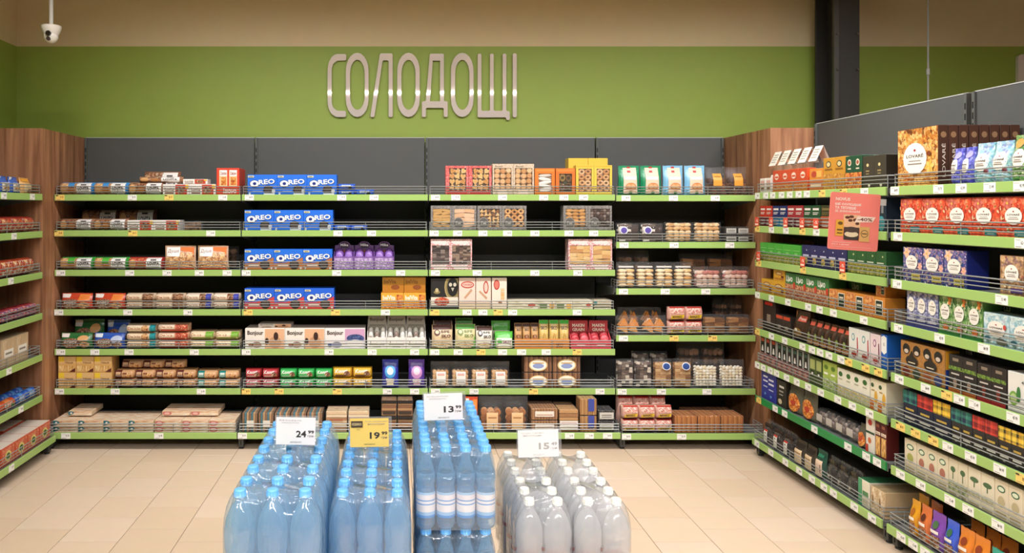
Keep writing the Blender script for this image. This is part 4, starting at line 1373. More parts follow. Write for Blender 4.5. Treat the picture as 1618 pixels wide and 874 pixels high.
D('brown_stick', 'clear', None, [], 'breadstick_bag', 'bag', 'clear bag of brown sticks', cookies=('stick', ['#8a5c34', '#a87444', '#6f4626'], 2, 7, 2), fill=.82, flow=True)
D('swirl_bag', 'clear', None, [], 'cookie_bag', 'bag', 'clear bag of striped dark cookies', cookies=('stick', ['#5a4a42', '#3c302a', '#cfc0b0', '#7a685c'], 4, 9, 2), fill=.9, flow=True)
D('blue_dot_bag', 'clear', None, [('E', .62, .76, .22, .13, '#e8e8f0'), ('E', .62, .76, .18, .105, '#2c4a8c')], 'cookie_bag', 'bag', 'clear tan-cookie bag with blue sticker', cookies=('stick', ['#b98a5c', '#8f6440', '#d0a878'], 3, 8, 2), fill=.86, flow=True)
D('meringue_bag', 'clear', None, [], 'cookie_bag', 'bag', 'clear bag of white puffs', cookies=('blob', ['#efe3cc', '#e6d4b4', '#f4ecdc'], 6, 7, 2), fill=.74, flow=True)
D('cracker_brick', 'brick', None, [], 'cracker_packet', 'biscuit packet', 'clear-wrapped orange cracker brick', n=14, cols=['#c47a3c', '#b06a30', '#d08a48'])

# ------------------------------------------------------------------ goods on the back shelves
# first bay
put(B1, 0, 'blue_pack', 88, 200, 2, 288, .13)
put(B1, 0, 'brown_pack', 200, 257, 1, 288, .13)
put(B1, 0, 'brown_pack', 217, 287, 1, 279, .10, zb_=288.4, d=.05, lname='upper pile')
put(B1, 0, 'white_red_box', 257, 341, 2, 291, .15)
put(B1, 0, 'white_red_box', 289, 328, 1, 283, .09, zb_=290.6, d=.05, lname='upper pile')
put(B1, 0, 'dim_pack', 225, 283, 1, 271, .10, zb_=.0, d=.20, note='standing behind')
put(B1, 0, 'red_case', 342, 384, 1, 265.5, .20)
put(B1, 1, 'brown_pack', 87, 199, 2, 346, .13)
put(B1, 1, 'white_red_box', 201, 284, 2, 348, .13)
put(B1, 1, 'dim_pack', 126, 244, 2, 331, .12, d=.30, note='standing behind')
put(B1, 1, 'dim_bag', 286, 318, 1, 349, .10)
put(B1, 2, 'green_pack', 88, 200, 2, 407, .14)
put(B1, 2, 'red_pack', 200, 257, 1, 407, .14)
put(B1, 2, 'tray_bag', 258, 361, 2, 388, .06)
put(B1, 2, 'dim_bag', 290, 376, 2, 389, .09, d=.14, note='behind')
put(B1, 3, 'red_round', 86, 196, 2, 464, .10)
put(B1, 3, 'tan_brown', 196, 291, 2, 464, .15, layers=2)
put(B1, 3, 'tan_blue', 291, 379, 2, 464, .15, layers=2)
put(B1, 4, 'dkgreen_bag', 88, 144, 1, 527, .09)
put(B1, 4, 'dkgreen_bag', 113, 163, 1, 505, .09, d=.15, note='standing behind')
put(B1, 4, 'blue_bag', 145, 196, 1, 527, .09)
put(B1, 4, 'blue_bag', 165, 204, 1, 506, .09, d=.15, note='standing behind')
put(B1, 4, 'tan_teal', 197, 246, 1, 513, .15, layers=3)
put(B1, 4, 'tan_red', 247, 298, 1, 512, .15, layers=3)
put(B1, 4, 'tan_green', 298, 380, 2, 524, .18, layers=2)
put(B1, 5, 'yellow_box', 89, 177, 3, 563, .14, layers=2)
put(B1, 5, 'maroon_pack', 179, 309, 4, 585, .15, layers=2)
put(B1, 5, 'maroon_pack', 190, 292, 3, 570, .12, d=.06, zb_=583, lname='top layer')
put(B1, 5, 'teal_pack', 310, 377, 2, 586, .15, layers=2)
put(B1, 6, 'teal_wafer', 84, 243, 4, 664, .22, layers=2)
put(B1, 6, 'pink_wafer', 244, 375, 3, 664, .22, layers=2)
put(B1, 6, 'teal_wafer', 108, 145, 1, .03, .20, d=.10, zb_=.090, lname='top layer')
put(B1, 6, 'pink_wafer', 256, 345, 2, .03, .20, d=.10, zb_=.090, lname='top layer')
# second bay
put(B2, 0, 'oreo', 391, 532, 3, 276, .12, gap=.001)
put(B2, 0, 'oreo_flat', 533, 561, 1, 290, .10, layers=2)
put(B2, 0, 'oreo_flat', 561, 591, 1, 299, .10, note='at right')
put(B2, 1, 'oreo', 384, 526, 3, 332, .12, gap=.001)
put(B2, 1, 'oreo_flat', 527, 580, 2, 355, .10)
put(B2, 2, 'oreo_brown', 383, 525, 3, 394, .12, gap=.001)
put(B2, 2, 'milka', 527, 623, 3, 382, .12)
put(B2, 3, 'oreo_red', 385, 528, 3, 456, .12, gap=.001)
put(B2, 3, 'belvita', 602, 673, 2, 463, .14)
put(B2, 3, 'belvita_back', 604, 673, 2, 438, .11, d=.045, zb_=462.4, lname='upper layer')
put(B2, 4, 'bonjour', 387, 513, 2, 519, .17)
put(B2, 4, 'bonjour_blue', 513, 577, 1, 519, .17)
put(B2, 4, 'bonjour', 408, 460, 1, 512, .14, d=.06, zb_=518.2, lname='upper pile')
put(B2, 4, 'bonjour_disp', 580, 676, 3, 500, .13)
put(B2, 5, 'kontik_red', 384, 440, 2, 583, .10, layers=2)
put(B2, 5, 'kontik_green', 441, 525, 3, 583, .10, layers=2)
put(B2, 5, 'kontik_yellow', 525, 588, 2, 581, .10, layers=2)
put(B2, 5, 'barni_blue', 603, 630, 1, 569, .07)
put(B2, 5, 'barni_purple', 645, 672, 1, 569, .07)
put(B2, 6, 'stripe_clear', 382, 510, 5, 652, .16)
put(B2, 6, 'wafer_clear', 514, 584, 2, 650, .16)
put(B2, 6, 'dark_wafer', 602, 653, 2, 632, .14, layers=2)
# third bay
put(B3, 0, 'red_win', 704, 777, 2, 262, .09)
put(B3, 0, 'beige_win', 778, 844, 2, 259, .09)
put(B3, 0, 'orange_win', 845, 877, 1, 266, .09)
put(B3, 0, 'orange_win2', 878, 909, 1, 266, .09)
put(B3, 0, 'yellow_win', 910, 971, 2, 261, .08)
put(B3, 0, 'yellow_plain', 898, 961, 2, 250, .10, d=.13)
put(B3, 1, 'lace_a', 679, 714, 1, 325, .10)
put(B3, 1, 'lace_b', 714, 753, 1, 325, .10)
put(B3, 1, 'lace_c', 754, 793, 1, 325, .10)
put(B3, 1, 'lace_d', 793, 832, 1, 325, .10)
put(B3, 1, 'lace_e', 890, 929, 1, 325, .10)
put(B3, 1, 'lace_f', 929, 967, 1, 325, .10)
put(B3, 2, 'stripe_a', 679, 712, 1, 378, .10)
put(B3, 2, 'stripe_b', 712, 746, 1, 378, .10)
put(B3, 2, 'stripe_c', 898, 935, 1, 378, .10)
put(B3, 2, 'stripe_d', 935, 970, 1, 378, .10)
put(B3, 3, 'lion', 679, 724, 1, 440, .12)
put(B3, 3, 'pink_a', 725, 751.5, 1, 439, .05)
put(B3, 3, 'pink_b', 752, 776, 1, 439, .05)
put(B3, 3, 'pink_c', 777, 801, 1, 439, .05)
put(B3, 3, 'flat_a', 802, 851, 1, 475, .16)
put(B3, 3, 'flat_b', 851, 905, 2, 475, .16)
put(B3, 3, 'flat_a', 905, 937, 1, 475, .16, note='beside clear stack')
put(B3, 3, 'flat_c', 938, 970, 1, 474, .16)
put(B3, 4, 'sko_beige', 682, 717, 1, 514, .07)
put(B3, 4, 'sko_green', 719, 753, 1, 513, .07)
put(B3, 4, 'sko_white', 752, 780, 1, 516, .07)
put(B3, 4, 'sko_small', 782, 812, 1, 524, .06)
put(B3, 4, 'sko_beige', 684, 716, 1, 507, .06, d=.12, note='standing behind')
put(B3, 4, 'sko_green', 719, 748, 1, 503, .06, d=.12, note='standing behind')
put(B3, 4, 'sko_small', 776, 808, 1, 507, .06, d=.12, note='standing behind')
put(B3, 4, 'orange_tray', 813, 900, 1, 536, .010)
put(B3, 4, 'stick_bag', 813, 852, 3, 511, .05, d=.042)
put(B3, 4, 'stick_green', 852, 900, 3, 506, .05, d=.042)
put(B3, 4, 'grain_disp', 902, 966, 2, 509, .12)
put(B3, 4, 'grain_back', 893, 930, 1, 503, .07, d=.20)
put(B3, 5, 'label_bag', 679, 806, 4, 572, .08)
put(B3, 5, 'round_brick', 828, 918, 2, 563, .13, layers=2)
put(B3, 6, 'red_round', 735, 756, 1, 628, .05)
put(B3, 6, 'bread_bag', 757, 836, 2, 628, .10)
put(B3, 6, 'roll_brick', 839, 882, 1, 645, .20, layers=2)
put(B3, 6, 'stack_brick', 883, 915, 1, 647, .22)
put(B3, 6, 'blue_brick', 916, 944, 1, 630, .12, layers=2)
put(B3, 6, 'grey_label', 945, 972, 1, 648, .13, layers=2)
# fourth bay
put(B4, 0, 'green_pouch', 978, 1048, 2, 261, .07)
put(B4, 0, 'sky_pouch', 1049, 1117, 2, 261, .07)
put(B4, 0, 'amber_bag', 1118, 1184, 2, 263, .09)
put(B4, 1, 'choc_bag', 975, 1051, 2, 352, .08)
put(B4, 1, 'cream_bag', 1052, 1143, 2, 351, .08)
put(B4, 1, 'grey_label', 1146, 1184, 2, 358, .10, layers=2)
put(B4, 2, 'pastry_bag', 976, 1097, 4, 414, .08)
put(B4, 2, 'pink_bag', 1098, 1190, 2, 421, .09)
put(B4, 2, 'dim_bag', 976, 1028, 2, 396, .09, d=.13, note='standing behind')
put(B4, 2, 'brown_stick', 1076, 1162, 2, 400, .09, d=.14, note='behind pink bags')
put(B4, 3, 'tri_bag', 975, 1056, 2, 499, .09)
put(B4, 3, 'pink_yellow', 1057, 1112, 2, 485, .09, layers=2)
put(B4, 3, 'brown_stick', 1113, 1190, 2, 497, .09)
put(B4, 3, 'tri_bag', 978, 1048, 2, 486, .09, d=.14, note='standing behind')
put(B4, 3, 'dim_bag', 1130, 1176, 2, 472, .09, d=.14, note='behind brown sticks')
put(B4, 4, 'swirl_bag', 975, 1033, 2, 568, .09)
put(B4, 4, 'blue_dot_bag', 1034, 1096, 2, 568, .09)
put(B4, 4, 'meringue_bag', 1097, 1180, 2, 569, .09)
put(B4, 4, 'dim_bag', 1072, 1148, 2, 541, .09, d=.14, note='behind white puffs')
put(B4, 4, 'swirl_bag', 1000, 1058, 2, 556, .09, d=.14, note='standing behind')
put(B4, 5, 'pink_yellow', 980, 1064, 3, 642, .10, layers=2)
put(B4, 5, 'cracker_brick', 1066, 1176, 3, 657, .16)
put(B4, 5, 'pink_yellow', 976, 1054, 3, 626, .10, d=.15, note='standing behind')
put(B4, 5, 'cracker_brick', 1082, 1160, 2, .10, .12, d=.20, note='standing behind')

# ------------------------------------------------------------------ left side bay
D('l_bluebag', 'pouch', '#3a62b8', [('R', .12, .14, .88, .62, '#e8ddd0'), ('E', .5, .30, .30, .12, COOKIE), ('T', 'Loaf', .5, .50, .4, .09, '#3a3a6a'), ('P', [(.0, .62), (.4, .95), (.1, .98)], '#e9e4e0')], 'cookie_bag', 'bag', 'blue and white cookie bag')
D('l_orangebag', 'pouch', '#e3b070', [('R', .12, .14, .88, .62, '#efd3a4'), ('E', .6, .18, .3, .14, CHOC), ('T', 'Loaf', .4, .60, .4, .09, '#8a5a2a'), ('R', .1, .76, .9, .95, '#e8a23c')], 'cookie_bag', 'bag', 'orange and cream cookie bag')
D('l_redbag', 'flow', '#a8342a', [('R', .06, .1, .94, .9, photo('red_snack', ['#b0382c', '#8a2a24', '#d8a06c', '#c9502f', '#e6c49a', '#6a201c'], 45))], 'cookie_bag', 'bag', 'dark red cookie bag')
D('l_redbag2', 'flow', '#b8482c', [('R', .06, .1, .94, .9, photo('orange_snack', ['#c0502c', '#a03a26', '#e0b07c', '#d9cfc4', '#8a2c20'], 45))], 'cookie_bag', 'bag', 'red-orange cookie bag')
D('l_redblue', 'flow', '#b03a40', [('R', .06, .1, .94, .9, photo('redblue_snack', ['#b8404a', '#3a3f80', '#d08a7a', '#8a2c38', '#4a4a90', '#e0b8a8'], 55))], 'wafer_packet', 'biscuit packet', 'red and blue wafer packet')
D('l_beige', 'box', '#c2a684', [('R', .05, .05, .95, .95, photo('straw', ['#c9ad8a', '#b0906c', '#d9c2a0'], 40, stretch=(3, 3, .2))), ('R', .2, .36, .85, .62, '#ece6dc'), ('R', .28, .45, .75, .52, '#8a8074')], 'straw_box', 'box', 'beige box with white label')
D('l_roll', 'roll', None, [('T', 'BIG', .5, .55, .5, .3, '#eef2f6'), ('R', .2, .25, .8, .32, '#dfe6f0')], 'biscuit_roll', 'biscuit roll', 'blue biscuit roll', cols=['#2c62c0', '#5a9ae0'])
D('l_roll_o', 'roll', None, [('T', 'BIG', .5, .55, .5, .3, '#eef2f6'), ('E', .75, .4, .1, .2, '#3a8a3c')], 'biscuit_roll', 'biscuit roll', 'orange biscuit roll', cols=['#d2582c', '#e8854a'])
D('l_redbox', 'box', '#c9502f', [('R', .04, .06, .96, .94, photo('redbox_print', ['#c9502f', '#b0402a', '#d8704a', '#e0987a'], 70)), ('E', .5, .45, .24, .30, '#e6cf7a'), ('E', .5, .45, .15, .18, '#4a6a2c')], 'biscuit_carton', 'carton', 'small red carton with leaf emblem', top='#e0cfc0')
put(LB, 0, 'l_bluebag', 2, 36, 2, .105, .07)
put(LB, 0, 'l_orangebag', 37, 54, 1, .105, .07)
put(LB, 1, 'l_redbag', 3, 55, 3, .10, .10)
put(LB, 2, 'l_redbag2', 3, 55, 3, .105, .10)
put(LB, 3, 'l_redblue', 2, 65, 3, .075, .10, layers=2)
put(LB, 4, 'l_beige', 2, 45, 2, .17, .14)
put(LB, 5, 'l_roll_o', 2, 26, 1, .062, .07, d=.03)
put(LB, 5, 'l_roll', 27, 62, 2, .062, .07, d=.03)
put(LB, 5, 'l_roll', 6, 60, 3, .062, .07, d=.11, note='back row')
put(LB, 6, 'l_redbox', 2, 83, 4, .105, .15, d=.03)
put(LB, 6, 'l_redbox', 6, 83, 4, .105, .14, d=.20, note='back row')

# ------------------------------------------------------------------ right side, far bay
D('r_hdr', 'hdr', '#efe7da', [('R', .2, .06, .8, .62, '#ece2d6'), ('R', .25, .4, .7, .5, '#c98a7a'), ('R', .3, .1, .7, .25, CHOC)], 'herb_tea_bag', 'bag', 'clear tea bag with folded white card', cols=['#6a5238', '#8a6a44', '#4a3a28', '#a0784c'])
def cup(c1, c2, e='#f2d9c4'):
    return [('R', .0, .0, 1, .38, c2), ('E', .5, .72, .26, .14, e), ('R', .3, .66, .7, .74, c1), ('R', .15, .12, .85, .3, FRY)]
D('r_orange', 'box', '#cf4a22', cup('#cf4a22', '#d98a3c'), 'tea_carton', 'carton', 'small orange tea carton')
D('r_orangeyellow', 'box', '#dc8a34', [('R', 0, 0, 1, .5, '#c9703a'), ('E', .35, .75, .2, .14, '#b8432a'), ('R', .55, .6, .95, .9, '#e8b054'), ('R', .1, .2, .9, .3, '#f0d9b8')], 'tea_carton', 'carton', 'orange and yellow tea carton')
D('r_gold', 'box', '#c98d2c', [('E', .5, .80, .24, .10, '#2c3a34'), ('E', .5, .80, .17, .07, '#d8c48a'), ('R', .15, .62, .85, .67, '#8a5a1c'), ('R', .0, .0, 1, .50, photo('gold_print', ['#c98d2c', '#b0742a', '#d8a850', '#a05a24'], 70))], 'tea_carton', 'carton', 'tall golden tea carton')
D('r_green', 'box', '#1d4a30', [('E', .5, .80, .24, .10, '#e3d3b8'), ('E', .5, .80, .15, .06, '#a8503a'), ('R', .3, .60, .7, .64, '#e3d3b8'), ('R', .0, .0, 1, .50, FRY)], 'tea_carton', 'carton', 'dark green and orange tea carton')
D('r_olive', 'box', '#3c352a', [('E', .45, .72, .10, .05, '#d8c48a'), ('R', .30, .52, .6, .56, '#a08a5a'), ('R', .32, .44, .58, .47, '#a08a5a'), ('E', .6, .10, .10, .05, '#e0d8c0')], 'tea_carton', 'carton', 'dark olive tea carton', top='#2c5a40')
put(R1, 0, 'r_hdr', 1197, 1294, 5, .262, .07, d=.080)
put(R1, 0, 'r_orange', 1221, 1276, 4, .135, .05, d=.024, gap=.003)
put(R1, 0, 'r_orangeyellow', 1279, 1300, 1, .125, .06)
put(R1, 0, 'r_gold', 1301, 1335, 2, .175, .09)
put(R1, 0, 'r_green', 1336, 1362, 2, .172, .09)
put(R1, 0, 'r_olive', 1363, 1400, 2, .162, .09)
D('r_tagbox', 'box', '#ece4d8', [('R', .15, .55, .85, .85, '#d8a89a'), ('R', .2, .2, .8, .4, CHOC)], 'tea_carton', 'carton', 'small white tea carton')
put(R1, 0, 'r_tagbox', 1199, 1219, 2, .095, .035, d=.024, gap=.006)

def small(key, c, desc, txt='#f0e6dc', low=None):
    D(key, 'box', c, [('R', .12, .62, .86, .78, txt), ('R', .12, .40, .80, .45, txt), ('R', .12, .28, .70, .33, txt), ('R', 0, 0, 1, .16, low or c)], 'tea_carton', 'carton', desc)
small('t_red', '#c03424', 'small red tea carton')
small('t_navy', '#1f2f66', 'small navy tea carton')
small('t_crimson', '#a02a30', 'small crimson tea carton')
small('t_green', '#1d4a28', 'small dark green tea carton')
small('t_olive', '#3a3a20', 'small olive tea carton', '#7a6a3c', '#b0502a')
small('t_maroon', '#6a2030', 'small maroon tea carton')
small('t_cyan', '#2a7aa0', 'small cyan tea carton')
small('t_brick', '#b0502c', 'small brick-orange tea carton')
for (k1, k2, a, c, n) in (('t_maroon', 't_red', 1199, 1220, 2), ('t_cyan', 't_navy', 1221, 1243, 2), ('t_maroon', 't_crimson', 1244, 1269, 2), ('t_brick', 't_green', 1270, 1296, 2), ('t_brick', 't_olive', 1297, 1330, 2)):
    tagx = {1199: 'at far end', 1244: 'in middle', 1270: 'in middle', 1297: 'beside poster'}.get(a, '')
    put(R1, 1, k1, a, c, n, .058, .12, lname='', note=tagx if k1 in ('t_maroon', 't_brick') else '')
    put(R1, 1, k2, a, c, n, .072, .12, zb_=.0602)
D('r_blueitem', 'box', '#1f2f3c', [('R', .1, .3, .45, .95, '#2c8ac0'), ('E', .6, .25, .3, .22, '#4aa0a4'), ('R', .6, .55, .8, .9, '#8a8f90')], 'tea_carton', 'carton', 'dark carton with blue stripe')
put(R1, 1, 'r_blueitem', 1366, 1400, 2, .165, .12)

D('r_brightgreen', 'box', '#4aa83c', [('R', 0, 0, 1, .40, HERB), ('R', .1, .7, .9, .74, '#7fc86a'), ('E', .5, .56, .2, .06, '#7fc86a')], 'tea_carton', 'carton', 'bright green tea carton')
D('r_violet', 'box', '#2c2a5c', [('E', .5, .30, .22, .16, '#d8b45c'), ('R', .15, .50, .85, .58, '#c9c4d8'), ('E', .6, .78, .05, .03, '#e3e0ec'), ('E', .45, .22, .12, .1, HERB)], 'tea_carton', 'carton', 'navy tea carton with gold picture')
D('r_darkgreen', 'box', '#2f5f33', [('R', 0, .04, 1, .46, HERB), ('R', .12, .52, .8, .57, '#d8dcc0'), ('E', .7, .80, .06, .04, '#d8dc9c')], 'tea_carton', 'carton', 'forest green tea carton')
put(R1, 2, 'r_brightgreen', 1200, 1265, 5, .118, .12)
put(R1, 2, 'r_violet', 1267, 1338, 5, .125, .12)
put(R1, 2, 'r_darkgreen', 1339, 1400, 4, .125, .12)

D('r_yellow', 'box', '#dda62c', [('E', .5, .66, .3, .16, '#8a3a1c'), ('E', .5, .66, .24, .11, '#e8c07a'), ('R', .1, .12, .9, .28, '#b8762a'), ('R', .7, .3, .92, .5, '#6a2a1c')], 'cereal_carton', 'carton', 'yellow carton with brown oval')
D('r_lino', 'box', '#3a7a40', [('R', 0, 0, 1, .58, photo('muesli', ['#a04a30', '#7a3024', '#c9885a', '#e0b48a', '#8a3a28'], 80)), ('T', '*Цно', .42, .76, .64, .26, '#f4f2ea'), ('E', .9, .55, .12, .12, '#c9402c')], 'cereal_carton', 'carton', 'green-topped muesli carton')
D('r_kasha', 'box', '#d98a34', [('R', .0, .0, .5, 1, photo('oats', ['#d8904a', '#c9743a', '#e8b070', '#b05a30'], 70)), ('R', .55, .18, .92, .88, '#ece4d0'), ('R', .58, .22, .89, .84, '#23302a'), ('R', .62, .60, .85, .70, '#d8d0b8'), ('R', .62, .36, .85, .42, '#6a9a4c')], 'cereal_carton', 'carton', 'orange carton with dark square')
put(R1, 3, 'r_yellow', 1203, 1240, 2, .092, .14)
put(R1, 3, 'r_yellow', 1222, 1240, 1, .072, .13, zb_=.0935, lname='upper layer')
put(R1, 3, 'r_lino', 1241, 1309, 4, .155, .10)
put(R1, 3, 'r_lino', 1312, 1362, 3, .155, .10, d=.14, note='standing behind')
put(R1, 3, 'r_kasha', 1310, 1398, 3, .105, .10)
put(R1, 3, 'r_kasha', 1384, 1399, 1, .060, .10, d=.05, zb_=.1065, lname='upper layer')

D('r_choco', 'box', '#2c211c', [('R', .2, .84, .8, .94, '#c8281e'), ('R', .35, .30, .65, .55, '#8a7a6a'), ('R', .4, .18, .6, .22, '#8a7a6a')], 'coffee_pack', 'coffee pack', 'tall black coffee pack with red stripe')
D('r_redtop', 'box', '#2f2622', [('R', .05, .80, .95, .96, '#c8482a'), ('R', .3, .34, .7, .50, '#9a8a7c')], 'coffee_pack', 'coffee pack', 'low black pack with orange-red top')
D('r_coffee', 'pouch', '#3c2618', [('P', [(.04, .05), (.30, .05), (.12, .95), (.04, .95)], '#c98a50'), ('R', .40, .66, .92, .84, '#d8604a'), ('T', 'Premi', .66, .75, .44, .1, '#f4e4d8'), ('E', .5, .30, .3, .14, '#8a6a34'), ('E', .42, .36, .10, .06, '#e3d8c0')], 'coffee_pouch', 'bag', 'large brown coffee pouch')
D('r_coffee_s', 'pouch', '#4a3020', [('R', .15, .76, .9, .90, '#d8604a'), ('R', .3, .30, .75, .66, '#2a2018'), ('E', .55, .36, .2, .14, '#8a9a4c'), ('R', .08, .06, .92, .22, '#a8744a')], 'coffee_pouch', 'bag', 'small brown coffee pouch')
D('r_whitegreen', 'box', '#e6e3da', [('E', .45, .72, .16, .12, '#5a9aa0'), ('E', .45, .72, .10, .08, '#e6e3da'), ('P', [(.85, .1), (.95, .3), (.9, .75), (.82, .72)], '#b8323c'), ('E', .55, .18, .25, .10, '#a83a34'), ('R', 0, 0, 1, .08, '#cfcac0')], 'yogurt_carton', 'carton', 'white carton with teal ring')
D('r_whitepink', 'box', '#e9d3d3', [('E', .45, .72, .16, .12, '#8a4a7a'), ('E', .45, .72, .10, .08, '#e9d3d3'), ('P', [(.85, .1), (.95, .3), (.9, .75), (.82, .72)], '#6a2a3c'), ('E', .55, .18, .25, .10, '#b84a4c')], 'yogurt_carton', 'carton', 'pale pink carton with purple ring')
D('r_bluebox', 'box', '#2060b8', [('P', [(.04, .50), (.5, .42), (.92, .50), (.92, .92), (.5, .97), (.04, .92)], '#f0ede6'), ('T', '6%', .5, .72, .3, .1, '#8a8a90'), ('R', .3, .20, .7, .26, '#8ab0e0')], 'milk_carton', 'carton', 'blue carton with white panel')
put(R1, 4, 'r_choco', 1205, 1225, 1, .195, .09)
put(R1, 4, 'r_redtop', 1226, 1249, 2, .125, .10)
put(R1, 4, 'r_coffee', 1249, 1272, 1, .175, .07)
put(R1, 4, 'r_coffee_s', 1273, 1340, 6, .145, .06)
put(R1, 4, 'r_whitegreen', 1341, 1374, 2, .158, .10)
put(R1, 4, 'r_whitepink', 1375, 1391, 1, .155, .10)
put(R1, 4, 'r_bluebox', 1392, 1402, 1, .165, .20)

def stick_art(cap_c, low):
    return [('R', .0, .0, 1, .40, low), ('R', .16, .40, .84, .97, '#1d1b1a'), ('P', [(.30, .46), (.70, .46), (.58, .66), (.42, .66)], '#ded9d0'), ('R', .22, .80, .78, .92, cap_c), ('E', .5, .20, .28, .09, '#c98a80')]
REDB = photo('berry_mix', ['#8a4440', '#a85e56', '#6a6660', '#c08a80', '#54403c'], 90)
D('r_tube', 'box', '#a3a19a', stick_art('#b0402e', REDB), 'stick_carton', 'carton', 'grey carton with black stick picture')
D('r_tube2', 'box', '#94968f', stick_art('#3c5a4c', REDB), 'stick_carton', 'carton', 'small grey carton with dark bottle')
D('r_olivebag', 'box', '#4a5a2c', [('R', .1, .55, .9, .9, '#a8b06a'), ('R', .25, .30, .75, .5, '#20241a'), ('R', .35, .36, .65, .44, '#e0dcc8')], 'sweetener_box', 'carton', 'dark olive sweetener box')
D('r_limebox', 'box', '#a9bd55', [('R', 0, 0, 1, .46, photo('lime_leaves', ['#8aa84a', '#b8cc7a', '#6a8a3c', '#dce3b8'], 70)), ('E', .5, .80, .3, .08, '#5a7a2c'), ('R', .2, .55, .8, .62, '#eef0dc')], 'biscuit_box', 'carton', 'lime green biscuit box', top='#c9c48a')
D('r_creambox', 'box', '#e9e3cf', [('R', 0, 0, 1, .36, photo('cream_print', ['#c9c49a', '#a8b070', '#e0dcc0', '#d8b87a'], 70)), ('E', .45, .80, .26, .09, '#3c6a34'), ('R', .2, .60, .7, .64, '#a8a890')], 'biscuit_box', 'carton', 'cream biscuit box with green leaf', top='#b8a878')
D('r_honeybox', 'box', '#eae0c4', [('E', .75, .42, .22, .22, '#e0a83c'), ('E', .3, .80, .20, .07, '#3c5a34'), ('R', .2, .62, .6, .66, '#b08a4a'), ('R', 0, 0, .5, .30, '#d8782c')], 'biscuit_box', 'carton', 'cream biscuit box with honey picture', top='#c8b080')
put(R1, 5, 'r_tube', 1199, 1227, 3, .178, .07)
put(R1, 5, 'r_tube2', 1228, 1278, 6, .165, .07)
put(R1, 5, 'r_olivebag', 1279, 1299, 2, .155, .08)
put(R1, 5, 'r_limebox', 1300, 1322, 2, .155, .18)
put(R1, 5, 'r_creambox', 1323, 1374, 4, .145, .20)
put(R1, 5, 'r_honeybox', 1375, 1400, 2, .15, .22)

D('r_bluecard', 'box', '#2a2f90', [('R', .14, .74, .44, .80, '#dfe0f0'), ('R', .52, .68, .86, .74, '#dfe0f0'), ('R', .14, .60, .46, .65, '#dfe0f0'), ('R', .52, .54, .88, .60, '#dfe0f0'), ('R', .16, .42, .44, .46, '#b8bce0'), ('R', .54, .36, .86, .40, '#b8bce0'), ('E', .3, .2, .06, .04, '#6a9ae0'), ('E', .7, .16, .06, .04, '#6a9ae0')], 'bar_pack', 'snack packet', 'dark blue leaning snack pack')
D('r_darkcard', 'box', '#2c2622', [('R', .3, .72, .8, .80, '#d8d2c8'), ('R', .3, .56, .75, .62, '#a09890'), ('R', .3, .44, .7, .48, '#a09890'), ('E', .4, .2, .2, .10, '#c9b89c')], 'bar_pack', 'snack packet', 'black snack pack with grey writing')
D('r_frybag', 'pouch', '#5a5648', [('E', .5, .36, .42, .30, FRY), ('T', 'Chips', .5, .34, .5, .10, '#f4e4d0'), ('E', .5, .36, .2, .08, '#b8402c')], 'snack_bag', 'bag', 'orange-fronted snack bag')
D('r_greymini', 'clear', None, [('R', .2, .3, .8, .7, '#b8b0a8')], 'snack_box', 'bag', 'small clear grey snack pack', cookies=('blob', ['#8a7a70', '#6a5a58', '#a89890'], 3, 3, 2), fill=.8, flow=True)
D('r_sauce', 'box', '#e3d9cc', [('E', .5, .80, .24, .08, '#b8342c'), ('R', .0, .50, 1, .56, '#2c4a3a'), ('E', .45, .32, .18, .08, '#c96a3c'), ('R', .0, .0, .3, .2, '#b83a2c')], 'pasta_carton', 'carton', 'white carton with red oval')
D('r_pasta', 'box', '#5a1c1c', [('R', .08, .05, .92, .55, photo('pasta', ['#d8a04a', '#e8c07a', '#b87a34', '#8a4a24'], 40, stretch=(2, 2, .6))), ('R', .06, .60, .94, .68, '#efdfc8'), ('T', 'Pasta', .5, .64, .6, .05, '#6a1c1c'), ('R', .2, .80, .8, .88, '#a8604a')], 'pasta_carton', 'carton', 'maroon pasta carton')
put(R1, 6, 'r_bluecard', 1203, 1226, 1, .185, .05)
put(R1, 6, 'r_darkcard', 1227, 1242, 1, .16, .05)
put(R1, 6, 'r_frybag', 1243, 1287, 2, .175, .05)
put(R1, 6, 'r_greymini', 1288, 1352, 4, .10, .09)
put(R1, 6, 'r_frybag', 1353, 1367, 1, .12, .05, note='beside white carton')
put(R1, 6, 'r_sauce', 1368, 1382, 1, .185, .06)
put(R1, 6, 'r_pasta', 1383, 1401, 2, .178, .06)

D('r_tagbag', 'clear', None, [('R', .30, .10, .66, .60, '#ebe7dc'), ('R', .30, .56, .66, .62, '#b83a30'), ('E', .48, .48, .08, .04, '#8a8a80')], 'dried_fruit_bag', 'bag', 'clear dark bag with white tag', cookies=('blob', ['#3a2c24', '#544034', '#2a201a'], 4, 5, 2), fill=.86)
D('r_tanbag', 'pouch', '#3c342c', [('R', .14, .06, .86, .62, '#dcc09a'), ('R', .2, .46, .8, .50, '#8a6a4a'), ('R', .1, .70, .9, .86, '#2a201c')], 'nut_bag', 'bag', 'dark bag with tan label')
D('r_greenbag', 'pouch', '#1f4a3c', [('R', .14, .06, .86, .64, '#e0c4aa'), ('R', .2, .74, .8, .84, '#2f7a5c'), ('R', .7, .2, .78, .5, '#8a6a54')], 'nut_bag', 'bag', 'green-topped bag with tan label')
D('r_darkbag', 'clear', None, [('R', .42, .3, .58, .36, '#d8d0c0')], 'dried_fruit_bag', 'bag', 'clear bag of dark dried fruit', cookies=('blob', ['#2f2a20', '#4a4030', '#241e16'], 4, 5, 2), fill=.9)
KR = photo('kraft_print', ['#d9c3a0', '#c4a67c', '#e6d6ba', '#b08c60'], 60)
